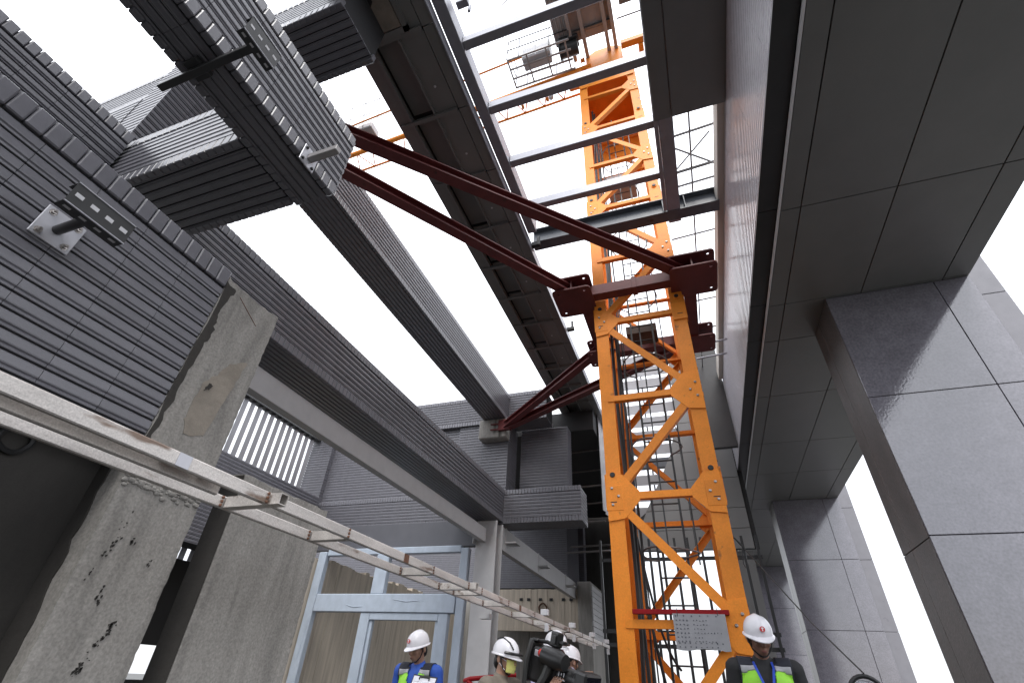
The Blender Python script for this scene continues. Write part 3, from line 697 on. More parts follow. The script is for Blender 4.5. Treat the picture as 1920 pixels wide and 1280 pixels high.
obj('collar_bar', M().box(xl_-.09, xl_+.09, yf_+.08, yb_-.092, ZC-.09, ZC+.10, .004), 'red', t)
obj('collar_bar', M().box(xr_-.09, xr_+.09, yf_+.08, yb_-.092, ZC-.09, ZC+.10, .004), 'red', t)
obj('collar_joint', M().box(-.30, -.23, yf_-.11, yf_+.085, ZC-.105, ZC+.115, .003), 'red', t)
def plate(cx, cy, z, w, d, holes, nm='corner_plate'):
    # horizontal rounded plate with through holes
    bm = bmesh.new(); n = 6; r = .07; pts = []
    for sx, sy, a0 in ((1, 1, 0), (-1, 1, 90), (-1, -1, 180), (1, -1, 270)):
        for i in range(n+1):
            a = R(a0+90*i/n); pts.append((cx+sx*(w/2-r)+r*math.cos(a), cy+sy*(d/2-r)+r*math.sin(a)))
    es = []
    def loop(ps):
        vs = [bm.verts.new((x, y, z)) for x, y in ps]
        for i in range(len(vs)): es.append(bm.edges.new((vs[i], vs[(i+1) % len(vs)])))
    loop(pts)
    for hx, hy in holes: loop([(cx+hx+.022*math.cos(R(a)), cy+hy+.022*math.sin(R(a))) for a in range(0, 360, 30)])
    bmesh.ops.triangle_fill(bm, use_beauty=True, use_dissolve=False, edges=es)
    r_ = bmesh.ops.extrude_face_region(bm, geom=bm.faces[:]); bmesh.ops.translate(bm, verts=[v for v in r_['geom'] if isinstance(v, bmesh.types.BMVert)], vec=(0, 0, .022))
    mb = M(); bm.verts.index_update(); mb.add([v.co.copy() for v in bm.verts], [[v.index for v in f_.verts] for f_ in bm.faces]); bm.free()
    obj(nm, mb, 'red', t)
for cx, cy, w, d, h in ((xl_-.14, yf_-.02, .60, .66, ((-.20, .24), (.20, -.24), (-.20, -.24))), (xr_+.06, yf_-.02, .66, .66, ((.24, .24), (.24, -.24), (-.24, .24))),
                    (xl_+.00, yb_, .52, .52, ((-.19, .19), (-.19, -.19))), (xr_+.06, yb_, .58, .52, ((.22, .19), (.22, -.19)))):
    plate(cx, cy, ZC-.115, w, d, h); plate(cx, cy, ZC+.125, w, d, h)
    obj('plate_web', M().box(cx-.01, cx+.01, cy-.26, cy+.26, ZC-.092, ZC+.124), 'red', t)
for a, b in (((xl_-.14, yf_-.12, ZC), (-3.86, 1.94, ZC+.02)), ((xr_-.10, yf_-.14, ZC), (-3.86, 1.42, ZC+.02))):
    obj('tie_beam', isec(a, b, .15, .15), 'red', t)
for a, b in (((xl_-.06, yb_-.12, ZC), (-3.80, 9.60, 4.93)), ((xr_-.10, yb_+.10, ZC), (-3.74, 9.60, 4.90))):
    obj('tie_beam', isec(a, b, .15, .15), 'red', t)
mb = M(); mb.box(-3.95, -3.63, 9.52, 9.60, 4.80, 5.06, .004)
for z in (4.84, 4.98): mb.tube((-4.15, 9.56, z), (-3.6, 9.56, z), .02, 8)
obj('anchor_plate', mb, 'red', t)
obj('anchor_plate', M().box(-3.90, -3.78, 1.3, 2.1, 4.9, 5.16, .004), 'red', t)

# ---------------------------------------------------------------- red bar and notice board on the mast
o = obj('red_bar', M().box(-.74, .21, YF-.075, YF-.02, .655, .70, .003), 'redbar'); tag(o, 'red painted steel bar across the front of the mast above the notice board', 'bar')
t = thing('notice_board', 'weathered grey notice board wired under the red bar on the mast', 'sign', (-.08, YF-.08, .34))
bx0, bx1, bz0, bz1, by = -.335, .165, .352, .662, YF-.088
mb = M(); n = 10
pts = [(bx0, by, bz1)]+[(bx0+(bx1-bx0)*i/n, by, bz0-.010*math.sin(i*.9)+(.012 if i == 8 else 0)) for i in range(n+1)]+[(bx1, by, bz1-.004)]
mb.poly(pts, (0, .008, 0)); obj('board', mb, 'sign', t)
rr = random.Random(12); mb = M()
def glyph(mb, x, z, s, q):
    # a small block of brush strokes, like the faded characters on the board
    for _ in range(q.randint(3, 5)):
        if q.random() < .55:
            zz = z+q.uniform(-.45, .45)*s; a = q.uniform(.5, .95)*s; mb.box(x-a/2, x+a/2, by-.0035, by-.0022, zz-.0017, zz+.0017)
        else:
            xx = x+q.uniform(-.4, .4)*s; a = q.uniform(.4, .95)*s; mb.box(xx-.0017, xx+.0017, by-.0036, by-.0023, z-a/2, z+a/2)
for i in range(6): glyph(mb, bx0+.028+.077*i, bz1-.022, .016, rr)
for j in range(6):
    z = bz1-.062-.036*j
    for i in range(4): glyph(mb, bx0+.03+.034*i, z, .015, rr)
    for i in range(rr.randint(3, 9)): glyph(mb, bx0+.195+.030*i, z+rr.uniform(-.004, .004), rr.uniform(.009, .014), rr)
for j in range(2):
    for i in range(9 if j == 0 else 8): glyph(mb, bx0+.035+.05*i, bz0+.055-.033*j, .013, rr)
obj('faded_lettering', mb, 'ink', t, kind='stuff')
obj('tie_wire', M().path([(bx0+.045, by-.004, bz1+.05), (bx0+.047, by-.008, bz1-.02), (bx0+.046, by+.012, bz1-.03)], .003, 5), 'rubber', t)
obj('tie_wire', M().path([(bx1-.07, by-.004, bz1+.05), (bx1-.068, by-.008, bz1-.015), (bx1-.07, by+.012, bz1-.02)], .003, 5), 'rubber', t)

# ================================================================ BRACKETS ON THE TILES
t = thing('wall_bracket', 'steel bracket with white base plate and slotted channel on the near tile wall', 'bracket', (-2.32, .62, 1.45), 'slotted steel brackets on the tiles')
obj('base_plate', M().box(-2.328, -2.318, .548, .700, 1.380, 1.535, .002), 'plate', t)
for y in (.573, .675):
    for z in (1.405, 1.51):
        b = M(); b.lathe((-2.318, y, z), [(.015, 0), (.015, .003), (.0105, .0035), (.0105, .014), (.006, .015), (.006, .024)], 8, X); obj('anchor_bolt', b, 'bolt', t, smooth=True)
obj('arm', M().tube((-2.318, .622, 1.452), (-2.09, .622, 1.452), .020, 14), 'darkmetal', t, smooth=True)
ch = M()
def channel(xw, depth, y0, y1, z0, z1, t):       # U channel: web outwards (+X), flanges back to the wall, slotted
    mb = M(); mb.box(xw-.004, xw, y0, y1, z0, z1)
    for zz in (z0, z1-.004): mb.box(xw-depth, xw-.0041, y0, y1, zz, zz+.004)
    c = obj('slotted_channel', mb, 'darkmetal', t); n = 4; p = (y1-y0)/n
    for i in range(n):
        y = y0+p*(i+.5); obj('slot', M().box(xw-depth*.62, xw-depth*.40, y-p*.22, y+p*.22, z0-.0012, z0+.001), 'box', c)
        obj('slot', M().box(xw-.001, xw+.0012, y-p*.25, y+p*.25, (z0+z1)/2-.009, (z0+z1)/2+.009), 'box', c)
    for zz in (z0, z1): obj('channel_lip', M().box(xw-.003, xw+.003, y0, y1, zz-.002, zz+.002), 'plate', c)
channel(-2.035, .06, .500, .735, 1.398, 1.500, t)
t = thing('wall_bracket', 'long-armed slotted bracket reaching across the lit side of the near beam', 'bracket', (-2.0, .6, 2.75), 'slotted steel brackets on the tiles')
obj('arm', M().box(-2.52, -1.84, .575, .615, 2.70, 2.74, .003), 'darkmetal', t)
obj('hanger_plate', M().box(-2.30, -2.20, .54, .65, 2.742, 2.776, .002), 'darkmetal', t)
channel(-1.79, .055, .50, .715, 2.70, 2.84, t)
t = thing('wall_bracket', 'bracket stub with white plate at the end of the near beam', 'bracket', (-2.0, 1.28, 2.78), 'slotted steel brackets on the tiles')
obj('base_plate', M().box(-2.038, -2.030, 1.215, 1.345, 2.705, 2.865, .002), 'plate', t)
for y, z in ((1.235, 2.84), (1.235, 2.73), (1.325, 2.73), (1.325, 2.84)):
    b = M(); b.lathe((-2.03, y, z), [(.011, 0), (.011, .008), (.006, .012)], 8, X); obj('anchor_bolt', b, 'rubber', t)
obj('arm', M().box(-2.03, -1.80, 1.262, 1.308, 2.765, 2.812, .003), 'grille', t)

# ================================================================ ALUMINIUM CABLE LADDER
t = thing('cable_ladder', 'spattered aluminium ladder running along the left wall into the distance', 'cable ladder', (-1.7, 4, .56))
R1, R2 = -1.60, -1.84; ya, yb_ = -.6, 9.2
obj('rail', M().box(R1, R1+.022, ya, yb_, .530, .578, .004), 'alu', t)
obj('rail', M().box(R2, R2+.022, ya, yb_, .530, .578, .004), 'alu', t)
obj('rail', M().box(R1-.062, R1-.044, ya, 1.30, .515, .552, .004), 'alu', t)
ry = [1.50, 2.05, 2.95, 3.50, 3.75, 4.35, 5.1, 5.8, 6.5, 7.2, 7.9, 8.6]
for y in ry:
    rg = M(); w, h = .022, .052
    for (a, b, c_, d_) in ((-w, w, .532, .5355), (-w, w, .5725, .576), (-w, -w+.0035, .5355, .5725), (w-.0035, w, .5355, .5725)): rg.box(R2+.03, R1+.075 if y in (1.5, 3.5) else R1-.002, y+a, y+b, c_, d_)
    obj('rung', rg, 'alu', t)
    rv = M()
    for rx in (R1, R2):
        for k in range(3): rv = M(); rv.lathe((rx+.0225, y-.035, .538+.016*k), [(.006, 0), (.007, .004), (.003, .006)], 6, X); obj('rivet', rv, 'rust', t)
for y in (1.05, 2.55, 4.6): obj('splice_plate', M().box(R1+.0225, R1+.025, y, y+.05, .532, .576), 'rust' if y > 2 else 'plate', t)
for y in (5.4, 6.6, 7.8, 8.9):
    c = M(); c.box(R1-.02, R1+.06, y, y+.05, .585, .64, .004); c.box(R1+.02, R1+.06, y+.01, y+.04, .44, .515, .004); obj('rail_clamp', c, 'box', t)
rr = random.Random(4); mb = M()
for i in range(26):
    y = 1.03+.2*rr.random(); mb.obox((R1-.03+rr.uniform(-.015, .01), y, .565+rr.uniform(-.012, .02)), X, Y, Z, .02, .03*rr.random()+.01, .014, .004)
obj('mortar_clumps', mb, 'rust', t)
obj('ladder_hanger', M().box(R2-.1, R2+.0, 4.55, 4.62, .46, .50), 'steel_grey', t)

# ================================================================ GREY STEEL FRAME AND BLUE DOOR FRAME
t = thing('steel_portal', 'grey primed steel post and beams under the long lower tiled beam', 'steel frame', (-4, 9.5, FLOOR))
obj('post', isec((-4.0, 9.62, FLOOR), (-4.0, 9.62, 2.72), .44, .36, up=Y, tf=.02, tw=.014), 'steel_grey', t)
obj('beam', M().box(-4.12, -4.0, 2.6, 9.42, 2.30, 2.56, .004), 'steel_grey', t)
obj('beam', M().box(-3.94, -3.80, 9.81, 18.3, 2.24, 2.70, .004), 'steel_grey', t)
obj('girder', M().box(-8.4, -4.23, 9.56, 9.72, 2.27, 2.785, .004), 'girder', t)
mb = M()
for y in (10.0, 12.4, 15.2): mb.box(-3.799, -3.55, y, y+.30, 2.40, 2.43); mb.box(-3.799, -3.79, y+.02, y+.06, 2.3, 2.72)
mb.box(-4.24, -4.222, 9.3, 9.43, 2.26, 2.60)
obj('cleat', mb, 'steel_grey', t)
t = thing('door_frame', 'pale blue film-wrapped steel door frame at the back left', 'door frame', (-6, 9.5, FLOOR))
yd = 9.46
obj('post', M().bar((-7.92, yd, FLOOR), (-7.92, yd, 2.2), .20, .14, up=Y, bev=.01), 'blueframe', t)
obj('post', M().bar((-4.43, yd, FLOOR), (-4.43, yd, 2.2), .17, .14, up=Y, bev=.01), 'blueframe', t)
obj('top_rail', M().box(-7.8, -4.52, yd-.06, yd+.06, 2.12, 2.25, .01), 'blueframe', t)
obj('transom', M().box(-7.80, -4.53, yd-.085, yd+.085, 1.03, 1.36, .012), 'blueframe', t)
obj('stub_post', M().box(-6.48, -6.18, yd-.07, yd+.07, 1.362, 2.118, .01), 'blueframe', t)
dj = obj('door_jamb', M().box(-6.62, -6.40, yd-.06, yd+.06, FLOOR, 1.028, .008), 'blueframe', t); obj('door_stop', M().box(-6.398, -6.33, yd-.02, yd+.06, FLOOR, .90, .004), 'blueframe', dj)
dj = obj('door_jamb', M().box(-4.86, -4.66, yd-.06, yd+.06, FLOOR, 1.028, .008), 'blueframe', t); obj('door_stop', M().box(-4.93, -4.862, yd-.02, yd+.06, FLOOR, .90, .004), 'blueframe', dj)
obj('door_head', M().box(-6.398, -4.862, yd-.058, yd+.058, .90, 1.028, .008), 'blueframe', t)
for a, b in (((-7.0, yd-.087, 1.16), (-6.6, yd-.088, 1.13)), ((-5.9, yd-.087, 1.26), (-5.3, yd-.088, 1.24)), ((-7.86, yd-.075, .9), (-7.9, yd-.076, .2))):
    obj('film_crease', M().path([a, ((a[0]+b[0])/2, a[1]-.004, (a[2]+b[2])/2-.03), b], .006, 5), 'blueframe', t)

def board_wall(name, label, axis, fixed, a0, a1, z0, z1, bw=.16, th=.2, seed=1, top_jag=.0, top_fn=None):
    """board-marked concrete: a body with slightly uneven vertical board strips"""
    q = random.Random(seed); t = thing(name, label, 'wall', (fixed, a0, z0) if axis == 'x' else (a0, fixed, z0))
    mb = M(); n = int((a1-a0)/bw)
    for i in range(n):
        p, e = a0+(a1-a0)*i/n, a0+(a1-a0)*(i+1)/n; dp = q.uniform(0, .010); zt = z1-top_jag*q.random()
        if axis == 'x': mb.box(fixed-th, fixed+dp, p+.0015, e-.0015, z0, zt, .002)
        else: mb.box(p+.0015, e-.0015, fixed-dp, fixed+th, z0, zt, .002)
    obj('board_marks', mb, 'concrete_board', t, kind='stuff'); return t
board_wall('concrete_wall', 'tan board-marked concrete wall seen through the blue door frame', 'x', -8.05, 7.0, 17.6, FLOOR, 2.14, seed=3, top_jag=.08)
tiled_block('tiled_wall', 'distant tiled wall seen over the concrete wall through the blue frame', -17.5, -3.9, 18.4, 18.8, .3, 7.0)
tb = board_wall('concrete_wall', 'board-marked concrete lintel with a row of small holes and a red cable coil', 'y', 16.5, -6.6, -3.72, 1.35, 2.53, bw=.11, seed=6, top_jag=.02)
mb = M()
for x in (-5.6, -5.35, -4.95, -4.6, -4.2, -3.95): mb.box(x-.05, x+.05, 16.470, 16.485, 2.18, 2.26)
obj('hole', mb, 'black', tb)
o = obj('cable_coil', M().path([(-4.86+.12*math.cos(a)*(1+.1*math.sin(5*a)), 16.45, 1.95+.16*math.sin(a)) for a in [i*math.pi/9 for i in range(36)]], .025, 6), 'rust'); tag(o, 'small rust-red cable coil hanging on the board-marked lintel', 'cable')
o = obj('concrete_wall', M().box(-7.95, -3.75, 17.2, 17.5, FLOOR, 2.3), 'concrete'); tag(o, 'shaded concrete wall under the board-marked lintel', 'wall')
t = thing('concrete_pier', 'concrete end pier with stacked horizontal boards on its right side', 'pier', (-3.5, 16.6, FLOOR))
obj('shaft', M().box(-3.72, -3.30, 16.4, 18.2, FLOOR, 2.72, .01), 'concrete', t)
for k in range(9): obj('plank', M().box(-3.298, -3.25, 16.42, 18.4, 2.62-.16*k-.15, 2.62-.16*k, .008), 'steel_grey', t)

# louvres at far left
t = thing('louvre_screen', 'bright vertical metal louvre slats at far left behind the columns', 'louvre', (-9.4, 8, 1.5))
for i in range(18): obj('slat', M().bar((-9.4, 5.9+.215*i, 1.4), (-9.4, 5.9+.215*i, 5.3), .105, .035, up=(1, -.55, 0), bev=.006), 'slat', t)
obj('slat_rail', M().box(-9.48, -9.44, 5.7, 9.75, 2.05, 2.13), 'tube_black', t); obj('slat_rail', M().box(-9.48, -9.44, 5.7, 9.75, 2.55, 2.63), 'tube_black', t)
obj('head_rail', M().box(-9.5, -9.28, 5.7, 9.75, 5.15, 5.3), 'darkmetal', t)
o = obj('dark_panel', M().box(-9.5, -9.3, 4.5, 9.9, .25, 1.62), 'black'); tag(o, 'black panel seen in the slit between the two concrete columns', 'panel')
o = obj('dark_panel', M().box(-9.5, -9.3, 4.5, 9.9, FLOOR, -.25), 'black'); tag(o, 'lowest black panel seen in the slit between the concrete columns', 'panel')

# far recess, its enclosed shade put into near-black slab and wall, and sheets
o = obj('floor_slab', M().box(-6.4, -1.95, 10.92, 18.5, 5.25, 5.78), 'black'); tag(o, 'dark slab roofing the recess behind the far box beam', 'slab')
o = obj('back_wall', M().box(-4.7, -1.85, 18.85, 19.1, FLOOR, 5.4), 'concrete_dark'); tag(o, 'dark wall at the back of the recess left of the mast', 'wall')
t = thing('corrugated_sheet', 'pale corrugated metal sheet standing edge-on left of the mast', 'sheet', (-1.92, 11.6, 3.4))
mb = M(); pts = []
for k in range(41): pts.append((-1.93+.02*math.cos(k*math.pi), 11.4+.17*k))
for (xa, y_a), (xb, y_b) in zip(pts[:-1], pts[1:]): mb.poly([(xa, y_a, 3.45), (xb, y_b, 3.45), (xb, y_b, 5.9), (xa, y_a, 5.9)], (.006, 0, 0))
obj('sheet', mb, 'lightclad', t)
for i, (y, z) in enumerate(((11.8, 4.13), (12.3, 3.86), (12.8, 3.55), (12, 3.32), (13, 3.0), (12.5, 2.75), (12.2, 5.25), (13, 5.0))):
    o = obj('scaffold_tube', M().tube((-3.1, y+.05, z-.02), (-1.98, y, z), .024, 8), 'tube'); tag(o, ('third', 'fourth', 'fifth', 'sixth', 'seventh', 'lowest', 'topmost', 'second')[i]+' thin tube from the top'*(i not in (5, 6))+' thin tube'*(i in (5, 6))+' poking from the dark recess beside the mast', 'tube', 'tubes in the dark recess')

# pale louvred cladding behind the mast
t = thing('louvred_cladding', 'pale horizontal cladding strips with bright gaps behind the mast', 'cladding', (-1, 12.3, 3.4))
for k in range(13):
    z = 3.55+.40*k; obj('cladding_strip', M().bar((-1.88, 12.3, z), (.06, 12.3, z), .10, .25, up=(0, -.35, 1), bev=.004), 'lightclad', t)
for x in (-1.4, -.75, -.2): obj('cladding_post', M().box(x-.02, x+.02, 12.45, 12.5, 3.3, 8.6), 'tube', t)
o = obj('cross_beam', M().box(-1.88, .05, 12.15, 12.24, 4.62, 4.86), 'steel_dark', t)
# grey panel wall behind the mast
t = thing('panel_wall', 'grey panelled wall behind the right leg of the mast', 'wall', (.2, 12.1, 2.6))
zz = [(2.62, -1.90), (3.05, -1.62), (3.5, -1.0), (4.2, -.62), (4.9, -.25), (5.7, .03), (6.9, .06), (8.4, .10)]
xr = 1.2
for (za, xa), (zb, xb) in zip(zz[:-1], zz[1:]): obj('panel_backing', M().poly([(xa, 12.12, za), (1.3, 12.12, za), (1.3, 12.12, zb), (xb, 12.12, zb)], (0, .05, 0)), 'black', t)
cuts = [-1.2, -.6, 0, .42, .8]
for (za, xa), (zb, xb) in zip(zz[:-1], zz[1:]):
    for c0, c1 in zip([-9]+cuts, cuts+[xr]):
        a0, b0 = max(xa, c0), max(xb, c0)
        if c1-min(a0, b0) < .02: continue
        a0, b0 = min(a0, c1-.012), min(b0, c1-.012)
        obj('wall_panel', M().poly([(a0+.006, 12.05, za+.006), (c1-.006, 12.05, za+.006), (c1-.006, 12.05, zb-.006), (b0+.006, 12.05, zb-.006)], (0, .06, 0)), 'greypanel', t)
o = obj('dark_panel', M().box(.75, 1.15, 12.2, 12.3, FLOOR, 2.6), 'greypanel'); tag(o, 'grey panel between the bar fence and the farthest granite pillar', 'panel')
# fence of upright bars
t = thing('bar_fence', 'dark fence of tall upright bars behind the foot of the mast', 'fence', (-.4, 11.5, FLOOR))
for k in range(13): obj('upright_bar', M().box(-2.05+.27*k-.026, -2.05+.27*k+.026, 11.48, 11.53, FLOOR, 2.75), 'tube_black', t)
for z in (2.34, .98, .74, -.6): obj('cross_rail', M().box(-2.1, 1.25, 11.535, 11.58, z-.035, z+.035), 'tube_black', t)
# scaffold over the opening
t = thing('scaffold', 'thin scaffold tubes across the gap between rafter and tile fascia', 'scaffold', (.85, 6, 6.5))
obj('tube', M().tube((.84, 3.5, 6.5), (.84, 11.5, 6.5), .014, 6), 'tube', t)
for y, r_ in ((4.35, .02), (4.98, .025), (5.25, .018), (5.75, .02), (6.35, .016), (7.15, .02), (8.2, .016), (9.2, .02)):
    obj('tube', M().tube((.45, y, 6.53), (1.19, y-.05, 6.53), r_, 6), 'tube', t)
obj('tube', M().tube((.58, 4.52, 6.56), (1.2, 5.0, 6.56), .016, 6), 'tube', t); obj('tube', M().tube((.60, 5.0, 6.6), (1.12, 4.45, 6.6), .014, 6), 'tube', t)
for y in (8.4, 8.9): obj('tube', M().tube((.62, y, 5.6), (1.2, y-.03, 5.62), .018, 6), 'steel', t)
o = obj('dark_panel', M().box(.55, 1.2, 10.7, 10.8, 4.4, 7.0), 'darkmetal'); tag(o, 'dark blue-grey panel between mast and tile fascia', 'panel')

# cable stay with black hook at right
o = obj('stay_cable', M().path([(.46, 5.86, 1.30), (.60, 5.4, .93), (.77, 4.9, .50), (.915, 4.4, .165)], .0055, 5), 'rubber'); tag(o, 'thin black cable slanting down from the mast to the right', 'cable')
o = obj('hanging_strap', M().path([(.40, 5.84, 1.38), (.44, 5.83, 1.32), (.475, 5.82, 1.27), (.472, 5.82, 1.12), (.45, 5.82, 1.08), (.435, 5.82, 1.12), (.45, 5.82, 1.24), (.462, 5.82, 1.29)], [.007, .012, .012, .006, .006, .006, .006, .01], 6), 'rubber'); tag(o, 'black looped strap hanging on the right mast leg', 'strap')
t = thing('round_case', 'black rounded rim at the bottom right where the cable ends', 'case', (.9, 4.4, FLOOR))
mb = M(); mb.path([(.905+.105*math.cos(R(a)), 4.4, .035+.115*math.sin(R(a))) for a in range(0, 361, 15)][:-1], .014, 8, True); obj('rim', mb, 'rubber', t, smooth=True)
obj('lens_face', M().lathe((.905, 4.42, .035), [(.095, 0), (.095, .02)], 20, Y), 'paper', t); obj('stand', M().tube((.905, 4.43, -.07), (.905, 4.43, FLOOR), .018, 8), 'rubber', t)

# ================================================================ PEOPLE
def caps(mb, p0, p1, r0, r1, n=12):
    p0, p1 = Vector(p0), Vector(p1); p0, p1, d, l, x, y = mb.frame(p0, p1, (0, .3, 1)); pr = []
    for i in range(4): a = R(90-90*i/3.001); pr.append((p0-d*r0*math.sin(a), max(1e-4, r0*math.cos(a))))
    for i in range(4): a = R(90*i/3.001); pr.append((p1+d*r1*math.sin(a), max(1e-4, r1*math.cos(a))))
    mb.prof_ring(pr, x, y, n)
def ell(mb, c, r, rot=None, n=16):
    c = Vector(c); vs = []; fs = []; m = n//2
    for i in range(m+1):
        th = math.pi*i/m
        for j in range(n):
            ph = 2*math.pi*j/n; p = Vector((r[0]*math.sin(th)*math.cos(ph), r[1]*math.sin(th)*math.sin(ph), r[2]*math.cos(th)))
            if rot: p = rot @ p
            vs.append(c+p)
    for i in range(m):
        for j in range(n):
            k = (j+1) % n; fs.append((i*n+j, i*n+k, (i+1)*n+k, (i+1)*n+j))
    mb.add(vs, fs)
def fuse(mb, mtx, voxel, smooth_it=4):
    """union of overlapping solids -> one continuous mesh"""
    me = bpy.data.meshes.new('tmp'); me.from_pydata([Vector(v) for v in mb.v], [], mb.f)
    bm = bmesh.new(); bm.from_mesh(me); bmesh.ops.remove_doubles(bm, verts=bm.verts, dist=1e-5); bmesh.ops.recalc_face_normals(bm, faces=bm.faces); bm.to_mesh(me); bm.free()
    o = bpy.data.objects.new('tmp', me); C.objects.link(o)
    md = o.modifiers.new('r', 'REMESH'); md.mode = 'VOXEL'; md.voxel_size = voxel; md.use_smooth_shade = True
    ms = o.modifiers.new('s', 'SMOOTH'); ms.factor = .5; ms.iterations = smooth_it
    dg = bpy.context.evaluated_depsgraph_get(); me2 = bpy.data.meshes.new_from_object(o.evaluated_get(dg))
    bpy.data.objects.remove(o); bpy.data.meshes.remove(me); me2.transform(mtx); return me2
def put(name, me, mk, parent, label=None):
    me.name = name; me.materials.clear(); me.materials.append(T[mk])
    for p in me.polygons: p.use_smooth = True
    o = bpy.data.objects.new(name, me); C.objects.link(o); o.parent = parent
    if label: o['label'] = label
    return o
def hand_geo(mb, w, d, n, s=1, curl=.9):
    """palm from wrist w along d, palm normal n (fingers curl towards n)"""
    w, d, n = Vector(w), Vector(d).normalized(), Vector(n).normalized(); n = (n-d*n.dot(d)).normalized(); sd = d.cross(n)
    for k in range(4):
        o = (k-1.5)*.0205*s; base = w+d*.088*s+sd*o
        caps(mb, w+d*.015*s+sd*o*.75, base, .0125*s, .0115*s, 8)
        L = (.040, .045, .042, .033)[k]*s; a = curl*.55; p = base; dd = d.copy()
        for j, (l, r_) in enumerate(((L, .0088), (L*.68, .0080), (L*.55, .0072))):
            dd = (dd*math.cos(a)+n*math.sin(a)).normalized() if j == 0 else (dd*math.cos(a*1.1)+dd.cross(sd).normalized()*-math.sin(a*1.1)*(-1 if dd.cross(sd).dot(n) < 0 else 1)*-1).normalized()
            if j > 0:
                dd = dd
            q = p+dd*l; caps(mb, p, q, r_*s, r_*.95*s, 8); p = q
    th = w+d*.03*s-sd*.03*s; t1 = th+(d*.6-sd*.55+n*.5).normalized()*.045*s; t2 = t1+(d*.85-sd*.1+n*.55).normalized()*.035*s
    caps(mb, w+d*.02*s-sd*.012*s, th, .016*s, .014*s, 8); caps(mb, th, t1, .0125*s, .011*s, 8); caps(mb, t1, t2, .0105*s, .009*s, 8)

